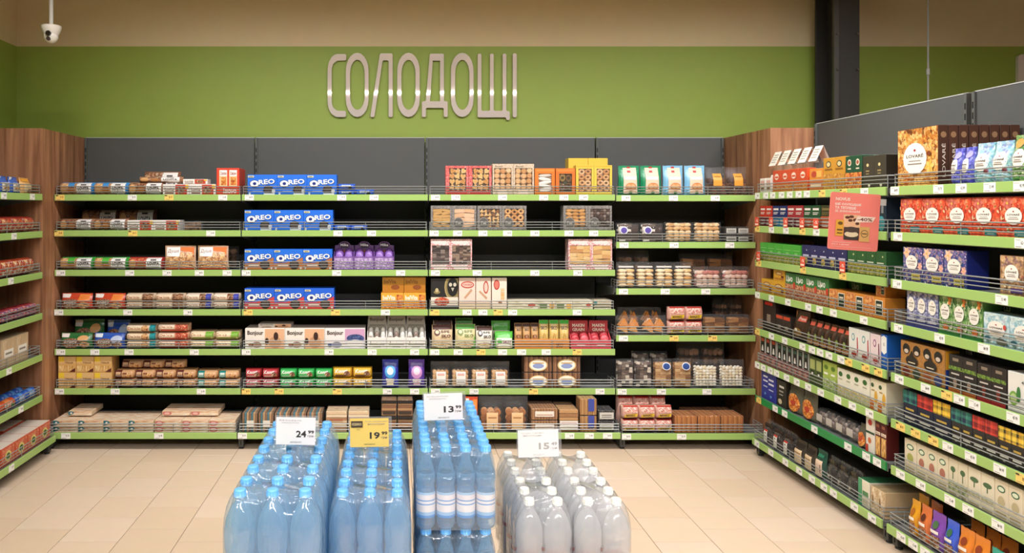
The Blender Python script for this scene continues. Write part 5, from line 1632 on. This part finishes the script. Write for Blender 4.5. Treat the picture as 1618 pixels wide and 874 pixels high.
D('r_whitebox', 'box', '#e3dac4', [('R', .0, .0, .35, 1, '#4a9a6c'), ('R', .4, .4, .9, .6, '#5a8a5c'), ('R', .42, .12, .85, .3, '#c9bfa4')], 'sugar_box', 'carton', 'white box with green side', top='#2f6a44')
D('r_kraft', 'box', '#d0b48c', [('R', .03, .03, .97, .97, KR), ('E', .3, .5, .12, .2, '#8a6a44')], 'sugar_box', 'carton', 'printed kraft paper block', top='#a8906c')
put(R1, 7, 'r_tagbag', 1203, 1250, 3, .15, .08)
put(R1, 7, 'r_tanbag', 1252, 1284, 2, .14, .06)
put(R1, 7, 'r_greenbag', 1285, 1300, 1, .15, .06)
put(R1, 7, 'r_darkbag', 1302, 1352, 3, .145, .08)
put(R1, 7, 'r_whitebox', 1356, 1374, 1, .13, .20)
put(R1, 7, 'r_kraft', 1376, 1401, 2, .125, .22)

# ------------------------------------------------------------------ right side, near bay
def lov(pic, cx=.5, cy=.5, rx=.28, ry=.27, strip=None, name='*LOVARÉ', cc='#f3ebde', extra=()):
    a = [('R', .01, .01, .99, .99, pic)] + list(extra) + [('E', cx, cy, rx, ry, cc), ('E', cx, cy + ry * .52, rx * .10, ry * .08, '#a83232'), ('T', name, cx, cy + ry * .18, rx * 1.45, ry * .26, '#4a3a34'), ('R', cx - rx * .5, cy - ry * .18, cx + rx * .5, cy - ry * .12, '#8a7a70'), ('R', cx - rx * .6, cy - ry * .38, cx + rx * .6, cy - ry * .30, '#8a7a70')]
    if strip:
        a += [('R', .50, .05, .92, .13, strip), ('R', .50, .15, .92, .21, strip), ('R', .60, .08, .85, .10, '#dfe6e4')]
    return a
def leaf(cx, cy, ln, ang, c, fat=.30):
    ca_, sa_ = math.cos(ang), math.sin(ang)
    pts = [(0, 0), (.3, fat * .8), (.6, fat * .7), (1, 0), (.6, -fat * .7), (.3, -fat * .8)]
    return ('P', [(min(max(cx + ln * (x * ca_ - y * sa_), .005), .995), min(max(cy + ln * (x * sa_ + y * ca_), .005), .995)) for (x, y) in pts], c)

def bloom(cx, cy, r, cols, n=6, a0=.2):
    return [leaf(cx, cy, r, a0 + 2 * math.pi * k / n, cols[k % len(cols)], .34) for k in range(n)] + [('E', cx, cy, r * .16, r * .16, '#e8b84a')]

def spray(seed, n, cols, lo=.10, hi=.20, away=(.5, .5, .3)):
    rr = random.Random(seed)
    out = []
    while len(out) < n:
        x, y = rr.uniform(.04, .96), rr.uniform(.04, .96)
        if math.hypot(x - away[0], y - away[1]) > away[2]:
            out.append(leaf(x, y, rr.uniform(lo, hi), rr.uniform(0, 6.28), rr.choice(cols)))
    return out
FLW = [('E', .82 + .07 * math.cos(t), .33 + .05 * math.sin(t), .035, .030, '#f0bd5c') for t in (0.3, 1.5, 2.8, 4.0, 5.2)]
D('lov_big', 'box', '#4a2a20', lov(FLORAL_O, .46, .48, .29, .27, extra=spray(3, 26, ['#8a5224', '#b8742e', '#e3a850', '#6a3a1c', '#d08a3a'], .08, .16, (.46, .48, .38)) + bloom(.80, .33, .14, ['#f2c46a', '#e8b04c']) + bloom(.25, .12, .10, ['#c9602c', '#e08a3c']) + bloom(.70, .80, .10, ['#b0622a', '#c98038'])) + [('E', .80, .55, .05, .04, '#7a3a1c')], 'tea_gift_box', 'gift box', 'large golden floral tea gift box', side=[('R', .01, .01, .99, .99, '#52301f'), ('T', 'LOVARÉ', .5, .42, .42, .55, '#efe0d0', 90), ('E', .5, .84, .3, .05, '#a8805c')])
D('lov_spine', 'box', '#4a2a20', [], 'tea_gift_box', 'gift box', 'brown tea gift box spine', side=[('R', .01, .01, .99, .99, '#5a3524'), ('T', 'LOVARÉ', .5, .42, .42, .55, '#efe0d0', 90), ('E', .5, .84, .3, .05, '#a8805c')])
z = R2.zs[0]
put(R2, 0, 'lov_big', 1408, 1483, 1, .262, .042, d=.024)
for i in range(7):
    r_ = put(R2, 0, 'lov_spine', 1408, 1483, 1, .262, .040, d=.068 + i * .044, xm=(R2.x(1408, .024), R2.x(1483, .024)))
    # the boxes stand one behind another, their spines in line
    r_[0]['label'] = 'brown tea gift box, ' + ORD[i] + ' behind the golden floral one, top shelf, near right bay'
    r_[0]['group'] = 'brown gift box spines'
D('lov_blue', 'pouch', '#4a48b8', lov(BLUE_B, .45, .50, .36, .20) + [('E', .55, .80, .30, .10, '#a8a0d8')], 'tea_pouch', 'bag', 'blue tea pouch with oval label')
D('lov_teal', 'pouch', '#8fc8c8', lov(TEAL_B, .5, .52, .40, .22) + [('E', .82, .30, .08, .06, '#8a4a4a')], 'tea_pouch', 'bag', 'teal tea pouch with oval label')
D('lov_green', 'pouch', '#6ab058', lov(FLORAL_G, .5, .50, .36, .20) + [('E', .35, .82, .22, .10, '#e89a4c')], 'tea_pouch', 'bag', 'green tea pouch with oval label')
put(R2, 0, 'lov_blue', 1499, 1534, 2, .155, .06)
put(R2, 0, 'lov_teal', 1535, 1593, 2, .165, .06)
put(R2, 0, 'lov_green', 1594, 1655, 2, .18, .06)
D('lov_red', 'box', '#d8432a', lov(FLORAL_R, .46, .53, .28, .21, '#3a7f84', extra=bloom(.24, .84, .20, ['#d87a68', '#c4604e'], 8) + spray(5, 14, ['#f0a070', '#7a8a4a', '#efc49a', '#a83428', '#d8c48a'], .06, .13, (.46, .53, .30))), 'tea_carton', 'carton', 'red floral tea carton')
put(R2, 1, 'lov_red', 1423, 1630, 5, .158, .10)
D('lov_violet', 'box', '#23306e', lov(FLORAL_P, .48, .56, .30, .21, extra=bloom(.20, .84, .20, ['#f4cfae', '#efc09c']) + bloom(.88, .46, .14, ['#f0b8a4', '#e8a894']) + spray(6, 12, ['#2c7a9a', '#8a80c0', '#e8e4f0', '#5a3f88'], .05, .12, (.48, .56, .32))) + [ ('R', .48, .08, .92, .24, '#d9c66a'), ('R', .54, .14, .86, .18, '#6a6030')], 'tea_carton', 'carton', 'violet floral tea carton', side=[('R', .01, .01, .99, .99, '#1f2a78')])
D('lov_brown', 'box', '#8a6648', lov(FLORAL_K, .52, .56, .30, .22, extra=spray(7, 14, ['#d9b487', '#6a4a34', '#a8604a', '#7a6a80', '#e8cfa0'], .08, .18, (.52, .56, .34))) + [('R', .50, .08, .99, .20, '#5a3f88')], 'tea_carton', 'carton', 'brown dried-flower tea carton')
put(R2, 2, 'lov_violet', 1427, 1528, 3, .158, .09)
put(R2, 2, 'lov_brown', 1580, 1660, 2, .152, .09)
D('lov_lilac', 'box', '#5c5f96', lov(FLORAL_L, .5, .62, .36, .20, None, extra=bloom(.2, .92, .14, ['#c8c8dc', '#9a9cc0']) + bloom(.85, .90, .14, ['#d8d8e6', '#8a8cb4']) + bloom(.8, .36, .12, ['#b8b8d0', '#8083a8'])) + [('R', .0, .0, 1, .18, '#3f4188'), ('R', .1, .20, .9, .26, '#d9d8e6')], 'tea_carton', 'carton', 'lilac floral tea carton')
D('lov_leaf', 'box', '#5f8f48', lov(FLORAL_G, .48, .58, .34, .20, None, extra=spray(8, 10, ['#2f6a34', '#8db06a', '#dfe6b8', '#4a8a40'], .10, .22, (.48, .58, .34)) + bloom(.80, .88, .16, ['#e07a34', '#ec9448'], 5)) + [ ('R', .0, .0, 1, .10, '#2f7a3c'), ('E', .55, .2, .2, .08, '#d87a44')], 'tea_carton', 'carton', 'green tulip tea carton')
D('lov_pale', 'box', '#b9d3d6', lov(FLORAL_B, .52, .52, .34, .26, extra=spray(9, 10, ['#e6efe8', '#6a9aa8', '#c9b8c8', '#4a7a8a'], .06, .14, (.52, .52, .36))) + [('E', .86, .62, .06, .08, '#c94a3c'), ('E', .75, .16, .22, .10, '#6a6a60'), ('E', .2, .2, .12, .08, '#4a7a8a')], 'tea_carton', 'carton', 'pale blue pond tea carton')
D('lov_darkleaf', 'box', '#20382a', [('R', .02, .02, .98, .98, photo('dark_leaves', ['#20382a', '#2c4a34', '#182c22', '#3c5a3c'], 45)), ('T', 'RÉ', .55, .7, .3, .24, '#d8d8c8', 90)], 'tea_carton', 'carton', 'dark leafy tea carton')
put(R2, 3, 'lov_lilac', 1433, 1483, 3, .165, .08)
put(R2, 3, 'lov_leaf', 1484, 1553, 3, .168, .08)
put(R2, 3, 'lov_pale', 1554, 1640, 2, .125, .08)
put(R2, 3, 'lov_darkleaf', 1566, 1660, 2, .175, .09, d=.115, note='standing behind')
def kraft():
    a = [('R', .01, .01, .99, .99, photo('kraft', ['#a8753c', '#9a6834', '#b58248'], 120))]
    for i in range(4):
        a += [('E', .14 + .24 * i, .78, .085, .15, '#23201d'), ('E', .14 + .24 * i, .72, .05, .06, '#c9b8a4'), ('E', .14 + .24 * i, .16, .085, .14, ['#7a2c24', '#3a4a3c', '#a85a34', '#3a4a8a'][i])]
    for i in range(2):
        a += [('E', .28 + .42 * i, .48, .14, .15, '#2b241f'), ('P', [(.20 + .42 * i, .55), (.36 + .42 * i, .55), (.28 + .42 * i, .78)], '#2b241f'), ('R', .20 + .42 * i, .42, .36 + .42 * i, .45, '#d8c8a8')]
    return a
D('r_kraftset', 'box', '#8a5f30', kraft(), 'tea_assortment', 'gift box', 'kraft tea assortment box', side=[('R', .01, .5, .99, .99, '#d89a2c'), ('R', .01, .01, .99, .5, '#23408a')])
D('r_blackcurl', 'box', '#2d2825', [('R', .0, .60, 1, .70, photo('curl_leaves', ['#6a8a34', '#8aa84a', '#2d2825', '#4a6a2c'], 120)), ('R', .3, .84, .75, .92, '#8a7a68'), ('R', .2, .48, .8, .52, '#c9c0b4'), ('E', .5, .26, .14, .14, '#a8907c'), ('R', 0, 0, 1, .10, '#b8622c')], 'tea_carton', 'carton', 'black tea carton with green leaves')
D('r_blackred', 'box', '#2d2624', [('R', .0, .60, 1, .70, photo('curl_leaves', ['#6a8a34', '#8aa84a', '#2d2825', '#4a6a2c'], 120)), ('R', .3, .84, .75, .92, '#8a7a68'), ('R', .2, .48, .8, .52, '#c9c0b4'), ('E', .5, .28, .14, .15, '#8a3a34'), ('R', 0, 0, 1, .10, '#a8242a')], 'tea_carton', 'carton', 'black tea carton with red base')
D('r_whitelime', 'box', '#e6e2da', [('E', .30, .34, .22, .18, '#7fa84a'), ('E', .30, .34, .15, .12, '#b8cc8a'), ('E', .55, .46, .10, .20, '#3f7a3c'), ('T', '48', .8, .78, .2, .08, '#4a4a48'), ('R', .1, .12, .8, .16, '#a8a49c')], 'tea_carton', 'carton', 'white carton with lime picture')
put(R2, 4, 'r_kraftset', 1423, 1494, 1, .163, .06)
put(R2, 4, 'r_blackcurl', 1499, 1543, 2, .155, .07)
put(R2, 4, 'r_blackred', 1544, 1590, 2, .15, .07)
put(R2, 4, 'r_whitelime', 1592, 1660, 2, .15, .09)
def tart(base, tm):
    return [('R', .0, .62, 1, .99, tm), ('R', .2, .42, .8, .48, '#c0a04a'), ('R', .15, .18, .85, .25, '#cfcac0'), ('R', .4, .08, .6, .11, '#a8a49c')]
TG, TR_, TY = TARTAN('green', ['#1f6a5c', '#1c2a4a', '#3f8a78', '#173a44']), TARTAN('red', ['#b82c24', '#7a1c20', '#d8483a', '#3a1c28']), TARTAN('yellow', ['#e0b02c', '#f0cc4a', '#3a3220', '#c9922c'])
for nm, c, dsc in (('n', '#1b2238', 'navy'), ('g', '#2b2826', 'charcoal')):
    for tn, tm, td in (('g', TG, 'green'), ('r', TR_, 'red'), ('y', TY, 'yellow')):
        D('tart_' + nm + tn, 'box', c, tart(c, tm), 'tea_carton', 'carton', dsc + ' carton with ' + td + ' tartan')
put(R2, 5, 'tart_ng', 1427, 1449, 1, .155, .10)
put(R2, 5, 'tart_nr', 1449.5, 1474, 1, .155, .10)
put(R2, 5, 'tart_ny', 1474.5, 1502, 1, .155, .10)
put(R2, 5, 'tart_gg', 1503, 1536, 2, .15, .08)
put(R2, 5, 'tart_gr', 1536.5, 1577, 2, .15, .08)
put(R2, 5, 'tart_gy', 1577.5, 1640, 3, .145, .08)
def gren(e, body):
    return [('E', .5, .78, .30, .09, '#3f6a4c'), ('E', .5, .78, .22, .055, e), ('E', .5, .46, .26, .14, body), ('R', .12, .14, .88, .18, '#b0a084'), ('R', .12, .06, .88, .09, '#b0a084')]
CRM = photo('cream_paper', ['#e3d7bc', '#ded0b2', '#e8dec8'], 140)
D('gr_olive', 'box', '#e1d4b8', gren('#dfe6cc', '#a8a85a'), 'tea_carton', 'carton', 'cream carton with olive picture', top='#b8a888')
D('gr_red', 'box', '#e1d4b8', gren('#dfe6cc', '#b0705c'), 'tea_carton', 'carton', 'cream carton with reddish picture', top='#b8a888')
D('gr_leaf', 'box', '#ded2b6', [('E', .5, .72, .26, .08, '#4a6a44'), ('R', .46, .45, .54, .66, '#4a6a44'), ('R', 0, .14, 1, .40, photo('pale_leaves', ['#7a8a5c', '#a8ac84', '#c9c4a0'], 70)), ('R', .12, .04, .88, .08, '#b0a084')], 'tea_carton', 'carton', 'cream carton with leaf emblem', top='#b8a888')
D('gr_pale', 'box', '#e3d8be', [('E', .5, .70, .34, .07, '#4a6a44'), ('R', .46, .50, .54, .66, '#4a6a44'), ('R', .05, .24, .95, .40, photo('pale_leaves2', ['#b8b494', '#cfc8a8', '#a8a884'], 70)), ('R', .12, .04, .88, .08, '#b0a084')], 'tea_carton', 'carton', 'cream carton with wide leaf emblem', top='#b8a888')
D('gr_round', 'box', '#e1d4b8', gren('#dfe6cc', '#c0b088'), 'tea_carton', 'carton', 'cream carton with round emblem', top='#b8a888')
put(R2, 6, 'gr_olive', 1429, 1448, 1, .15, .16)
put(R2, 6, 'gr_red', 1448.5, 1498, 3, .15, .16)
put(R2, 6, 'gr_leaf', 1498.5, 1529, 2, .15, .16)
put(R2, 6, 'gr_pale', 1529.5, 1571, 2, .15, .16)
put(R2, 6, 'gr_round', 1571.5, 1640, 3, .15, .16)
def pou(key, c, c2, desc):
    D(key, 'pouch', c, [('R', .15, .10, .85, .40, CHOC), ('R', .2, .46, .8, .54, '#efe6da'), ('E', .5, .68, .20, .10, c2)], 'candy_pouch', 'bag', desc)
pou('p_yellow', '#dd9a20', '#a8601c', 'yellow candy pouch')
pou('p_coral', '#d9743c', '#5a2a1c', 'coral candy pouch')
pou('p_purple', '#8048a8', '#4a6a44', 'purple candy pouch')
pou('p_blue', '#3f5fd0', '#3a6a4c', 'blue candy pouch')
pou('p_orange', '#e0822c', '#8a3a1c', 'orange candy pouch')
pou('p_teal', '#2aa890', '#1c5a4c', 'teal candy pouch')
put(R2, 7, 'p_yellow', 1433, 1447, 1, .165, .05)
put(R2, 7, 'p_coral', 1447.5, 1465, 1, .165, .05)
put(R2, 7, 'p_purple', 1465.5, 1487, 1, .165, .05)
put(R2, 7, 'p_blue', 1487.5, 1508, 1, .165, .05)
put(R2, 7, 'p_orange', 1509, 1556, 2, .165, .05)
put(R2, 7, 'p_teal', 1557, 1640, 3, .15, .05)
put(R2, 7, 'p_yellow', 1444, 1460, 1, .165, .05, d=.10, note='standing behind')
put(R2, 7, 'p_coral', 1462, 1482, 1, .165, .05, d=.10, note='standing behind')
put(R2, 7, 'p_orange', 1524, 1600, 3, .175, .05, d=.10, note='standing behind')

# ------------------------------------------------------------------ hanging sale poster on the end of the far right bay
pw, ph = .236, .27
b = MB()
pts = round_poly([(-pw / 2, -ph / 2), (pw / 2, -ph / 2), (pw / 2, ph / 2), (-pw / 2, ph / 2)], .012)
b.prism(pts, 0, .003, mat('#f2857a', .35))
posterM = b.mesh('sale_poster')
sP = F_PX / 3.585
poster = link('sale_poster', posterM, None, ((1349 - VX) / sP, 3.582, H - (350.5 - VY) / sP))
poster.rotation_euler = (0, math.radians(3.6), 0)
ART = [('T', '*NOVUS', .25, .885, .29, .055, '#f6e6dc'), ('T', '*ЩЕ СОЛОДШЕ', .36, .795, .52, .045, '#f8ece4'), ('T', '*ТА ТЕПЛІШЕ', .31, .735, .42, .045, '#f8ece4'), ('T', '*ЗІ ЗНИЖКАМИ', .35, .675, .50, .04, '#f6dccf'),
       ('R', .28, .38, .62, .62, '#e9b890'), ('E', .36, .57, .05, .025, '#5a3020'), ('E', .44, .585, .05, .025, '#5a3020'), ('E', .42, .52, .045, .025, '#5a3020'), ('E', .52, .53, .05, .03, '#5a3020'), ('E', .56, .47, .04, .025, '#5a3020'),
       ('P', [(.50, .49), (.86, .51), (.92, .60), (.56, .60)], '#f3ddd0'), ('T', '*-40%', .71, .548, .30, .06, '#7a4a44'),
       ('R', .13, .24, .29, .52, '#e2a53c'), ('R', .16, .33, .27, .36, '#6a4a1c'), ('E', .22, .46, .05, .03, '#6a4a1c'), ('R', .16, .28, .27, .30, '#6a4a1c'),
       ('R', .30, .18, .60, .40, '#3a302c'), ('E', .45, .28, .14, .05, '#e3cfae'), ('E', .45, .36, .14, .05, '#4a3a34'),
       ('R', .61, .16, .81, .42, '#d8a866'), ('E', .71, .30, .075, .065, '#4a3a28'), ('E', .71, .30, .063, .055, '#d8a866'), ('R', .66, .29, .76, .31, '#6a5030'),
       ('R', .08, .125, .46, .132, '#f0cfc4'), ('T', 'ХІТ ЦІНА', .24, .09, .36, .022, '#f6e6dc'), ('R', .08, .05, .85, .056, '#eab4a8')]
o = link('printed_front', build_front(ART, pw, ph), poster, (0, 0, -ph / 2))
b = MB()
b.box(pw / 2 - .012, pw / 2 + .030, .003, .008, ph / 2 - .05, ph / 2 - .02, mat('#d9d6d0', .3))
link('clip', b.mesh('clip'), poster)
tag(poster, 'coral discount poster hanging from the right shelf end', 'poster')

# ------------------------------------------------------------------ water display
PET_B = clear_mat('blue_bottle', (.85, .94, 1.0), (.40, .73, 1.0), .28, .05, .0, translucent=.5, edge=.4, sheen=1.7)
PET_C = clear_mat('clear_bottle', (.985, .99, 1.0), (.96, .98, 1.0), .36, .05, .0, translucent=.5, edge=.4, sheen=1.7)
WRAP_B = clear_mat('blue_pack_wrap', (.975, .99, 1.0), (.76, .91, 1.0), .14, .09, .8, 11.0, translucent=.4, edge=.18, sheen=1.6)
WRAP_C = clear_mat('clear_pack_wrap', (.99, .99, .99), (.97, .98, 1.0), .18, .09, .8, 11.0, translucent=.4, edge=.18, sheen=1.6)
CAP_B, CAP_W = mat('#72bcf6', .3), mat('#f2efe6', .3)

def bottle_meshes(r, h, pet, cap, label=None):
    b = MB()
    neck = .0125
    hc = .019
    prof = [(r * .55, .002), (r * .9, .004), (r * .97, .016), (r * .98, h * .10), (r * .93, h * .14), (r * .98, h * .18), (r * .98, h * .46), (r * .90, h * .50), (r * .90, h * .53), (r * .98, h * .57), (r * .985, h * .68),
            (r * .965, h - .092), (r * .88, h - .075), (r * .70, h - .056), (r * .50, h - .041), (neck + .002, h - .032), (neck, h - .028), (neck, h - hc - .004), (neck + .003, h - hc - .003), (neck + .003, h - hc - .001), (neck, h - hc)]
    b.lathe(prof, 20, pet)
    body = b.mesh('bottle')
    b = MB()
    n = 24
    prof = [(.0150, h - hc), (.0152, h - .004), (.0143, h - .001), (.010, h)]
    b.lathe(prof, n, cap)
    for k in range(n // 2):
        a = 2 * math.pi * k / (n // 2)
        b.bar((.0153 * math.cos(a), .0153 * math.sin(a), h - hc + .001), (.0153 * math.cos(a), .0153 * math.sin(a), h - .005), .0013, cap)
    capm = b.mesh('cap')
    lab = None
    if label:
        b = MB()
        n = 20
        for k, (z0, z1, c) in enumerate(label):
            b.lathe([(r * .99, h * z0), (r * .99, h * z1)], n, mat(c, .35), caps=False)
        lab = b.mesh('label')
    return body, capm, lab

def wrap_mesh(nx, ny, p, r, h, m, pull=.62):
    """shrink film round nx by ny bottles: rounded outline drawn in towards the caps"""
    b = MB()
    w, d = (nx - 1) * p / 2, (ny - 1) * p / 2
    levels = [(.0, .94), (.03, 1.02), (1 - .095 / h, 1.02), (1 - .070 / h, .97), (1 - .045 / h, .84), (1 - .022 / h, .62), (1 - .009 / h, .44)]
    seg = 6
    rings = []
    for (zf, rf) in levels:
        ring = []
        for (sx_, sy_, a0) in ((1, 1, 0), (-1, 1, 90), (-1, -1, 180), (1, -1, 270)):
            for k in range(seg + 1):
                a = math.radians(a0 + 90 * k / seg)
                ring.append((sx_ * w + r * rf * math.cos(a), sy_ * d + r * rf * math.sin(a), h * zf))
            # points along the side so the film can sag between bottles
            nxt = {(1, 1): (-1, 1), (-1, 1): (-1, -1), (-1, -1): (1, -1), (1, -1): (1, 1)}[(sx_, sy_)]
            cnt = nx if sy_ == nxt[1] else ny
            nrm = (0, sy_) if sy_ == nxt[1] else (sx_, 0)
            tot = 8 * (cnt - 1)
            for k in range(1, tot):
                t = k / tot
                sag = abs(math.sin(math.pi * t * (cnt - 1))) * r * (.08 + (.14 if zf > .8 else 0))
                x, y = sx_ * w * (1 - t) + nxt[0] * w * t, sy_ * d * (1 - t) + nxt[1] * d * t
                q = r * rf - sag * rf
                zz = h * zf - (abs(math.sin(math.pi * t * (cnt - 1))) * .012 if zf > .8 else 0)
                ring.append((x + nrm[0] * q, y + nrm[1] * q, zz))
        rings.append(ring)
    n = len(rings[0])
    vs = [p_ for ring in rings for p_ in ring]
    fs = [(i * n + k, i * n + (k + 1) % n, (i + 1) * n + (k + 1) % n, (i + 1) * n + k) for i in range(len(rings) - 1) for k in range(n)]
    fs.append(tuple((len(rings) - 1) * n + k for k in range(n)))      # the sheet drawn over the necks
    b.add(vs, fs, m, True)
    return b.mesh('film')

def column(x0, y0, p, nx, ny, npk, tiers, h, zbase, pet, cap, wrapm, label, desc, where, gapY=.010, packs_x=1, gapX=0.0, keep=None):
    """stack of shrink-wrapped packs: nx by ny bottles each, npk packs deep, tiers high"""
    r = p / 2 - .0008
    body, capm, lab = bottle_meshes(r, h, pet, cap, label)
    wm = wrap_mesh(nx, ny, p, r + .0012, h, wrapm)
    for T in range(tiers):
        top = T == tiers - 1
        for q in range(npk):
            for px_ in range(packs_x):
                cx = x0 + px_ * (nx * p + gapX) + (nx - 1) * p / 2
                cyy = y0 + q * (ny * p + gapY) + (ny - 1) * p / 2
                root = link('bottle_pack', None, None, (cx, cyy, zbase + T * (h + .001)))
                show = keep is None or (T, q) in keep
                for i in range(nx):
                    for j in range(ny):
                        bo = link('bottle', body, root, ((i - (nx - 1) / 2) * p, (j - (ny - 1) / 2) * p, .001))
                        bo.rotation_euler = (0, 0, R.uniform(0, 6.28) if not lab else R.uniform(-.4, .4))
                        link('cap', capm, bo)
                        if lab and T >= tiers - 2:
                            link('label', lab, bo)
                link('film', wm, root)
                tn = 'top layer' if top else ('layer below the top' if T == tiers - 2 else 'lowest layer')
                lb = desc + ', ' + ORD[q] + ' from front'
                if packs_x > 1:
                    lb += [' on left', ' on right'][px_]
                lb += ', ' + tn + ', ' + where
                tag(root, lb, 'bottle pack', desc)

def pallet(x0, x1, y0, y1, h, label):
    root = link('wooden_pallet', None, None, ((x0 + x1) / 2, (y0 + y1) / 2, 0))
    w, d = (x1 - x0) / 2, (y1 - y0) / 2
    m = mat('#b08d62', .8)
    n = max(3, int((x1 - x0) / .1))
    for k in range(n):
        b = MB()
        a = -w + 2 * w * k / n
        b.cbox(a + .004, a + 2 * w / n - .004, -d, d, h - .02, h, m)
        link('board', b.mesh('board'), root)
    for k in range(3):
        b = MB()
        y = -d + (2 * d - .08) * k / 2
        b.cbox(-w, w, y, y + .08, 0, h - .0205, m)
        link('bearer', b.mesh('bearer'), root)
    tag(root, label, 'pallet')

# (cap height above floor, bottle height) fix the pallet height
c1, c2, c3, c4 = .860, .802, .882, .690
pallet(-.445, -.188, 1.88, 2.66, c1 - 2 * .336 - .004, 'wooden pallet under the left stack of blue bottles')
pallet(-.185, .046, 2.04, 2.72, c2 - 2 * .316 - .004, 'wooden pallet under the second stack of blue bottles')
pallet(.056, .30, 2.18, 2.80, c3 - 3 * .240 - .005, 'wooden pallet under the tall stack of small blue bottles')
pallet(.355, .725, 2.26, 2.80, c4 - 2 * .318 - .004, 'wooden pallet under the clear bottles')
column(-.396, 1.935, .083, 3, 2, 4, 2, .336, c1 - 2 * .336 - .003, PET_B, CAP_B, WRAP_B, None, 'six-pack of blue bottles', 'left stack')
column(-.146, 2.09, .0755, 3, 2, 4, 2, .316, c2 - 2 * .316 - .003, PET_B, CAP_B, WRAP_B, None, 'six-pack of slimmer blue bottles', 'second stack')
column(.0890, 2.226, .0583, 4, 3, 3, 3, .240, c3 - 3 * .240 - .004, PET_B, CAP_B, WRAP_B, [(.145, .175, '#3f8fd8'), (.175, .215, '#9cc6ec'), (.215, .30, '#f0e8ea'), (.30, .315, '#5f9ad8'), (.315, .345, '#f0e8ea'), (.345, .36, '#5f9ad8'), (.36, .42, '#efe4e8'), (.42, .45, '#a8c8ea')], 'twelve-pack of small blue bottles', 'tall stack', gapY=.02)
column(.408, 2.32, .0865, 2, 3, 2, 2, .318, c4 - 2 * .318 - .003, PET_C, CAP_W, WRAP_C, [(.18, .40, '#e9dcd8'), (.40, .44, '#b8403c')], 'pack of clear bottles', 'white-capped stack', packs_x=2, gapX=.006)

def price_card(xc, yb, wpx, hpx, Y, card, big, small_, lines, label, lean=.0, roll=0.0, overexposed=False, badge=False, foot=.10):
    s = F_PX / Y
    w, h = wpx / s, hpx / s
    x, z0_ = (xc - VX) / s, H - (yb - VY) / s
    root = link('price_sign', None, None, (x, Y, z0_))
    root.rotation_euler = (lean, roll, 0)
    b = MB()
    b.cbox(-w / 2 - .004, w / 2 + .010, -.001, .0028, -.004, h + .004, clear_mat('card_sleeve', (.93, .94, .95), (.8, .82, .84), .10, .1), .0008)
    b.box(-.012, .012, -.0005, .0025, -foot, -.004, MATS[('clear', 'card_sleeve')])
    link('sleeve', b.mesh('sleeve'), root)
    b = MB()
    b.box(-w / 2, w / 2, -.0022, -.0012, 0, h, mat(card, .4))
    cd = link('card', b.mesh('card'), root)
    ink = '#b8b4ae' if overexposed else '#3a3634'  # overexposed card: the glare is put into its ink colours
    grey = '#d8d4ce' if overexposed else '#a8a29c'
    art = [('T', '*' + big, .64, .40, .26, .24, ink), ('T', '*' + small_, .89, .48, .15, .12, ink), ('T', 'грн', .88, .32, .15, .08, grey if overexposed else '#8a8078'), ('T', 'АРТИКУЛ', .50, .10, .28, .045, grey if overexposed else '#5a544e')]
    for k, ln in enumerate(lines):
        art.append(('T', ln, .36 if not badge else .68, .90 - .09 * k, .56 - .12 * k, .045, grey))
    if badge:
        art += [('R', .03, .70, .33, .92, '#4a3a2c'), ('T', 'НОВИНКА', .18, .81, .25, .10, '#f0d89a'), ('T', 'ХІТ', .22, .63, .10, .05, '#a08a5a')]
    link('print', build_front(art, w, h), cd, (0, -.0022, 0))
    tag(root, label, 'price sign')
price_card(467, 702.5, 62, 43, 2.2405, '#efecec', '24', '99', ['Вода', 'мінеральна газована'], 'white price card reading 24 99 on the left blue bottles', roll=.02)
price_card(584, 706, 61, 45, 2.369, '#f4cf6c', '19', '99', ['Вода мінеральна', 'негазована'], 'yellow price card reading 19 99 on the blue bottles', roll=-.015, badge=True)
price_card(701, 663.5, 61, 42, 2.3818, '#efecec', '13', '99', ['Вода мінеральна негазована', 'джерельна 0,5л'], 'white price card reading 13 99 above the small bottles', roll=-.03)
price_card(851, 722, 64, 43, 2.541, '#f4f3f1', '15', '49', ['Вода питна', 'негазована'], 'price card reading 15 49, painted overexposed, on the clear bottles', roll=-.03, overexposed=True)

for lab_, names in USED.items():
    n_ = len(lab_.replace(',', ' ').split())
    if n_ > 16 or n_ < 4:
        print('LABEL LENGTH', n_, lab_)
    if len(names) > 1:
        print('SAME LABEL', len(names), lab_)
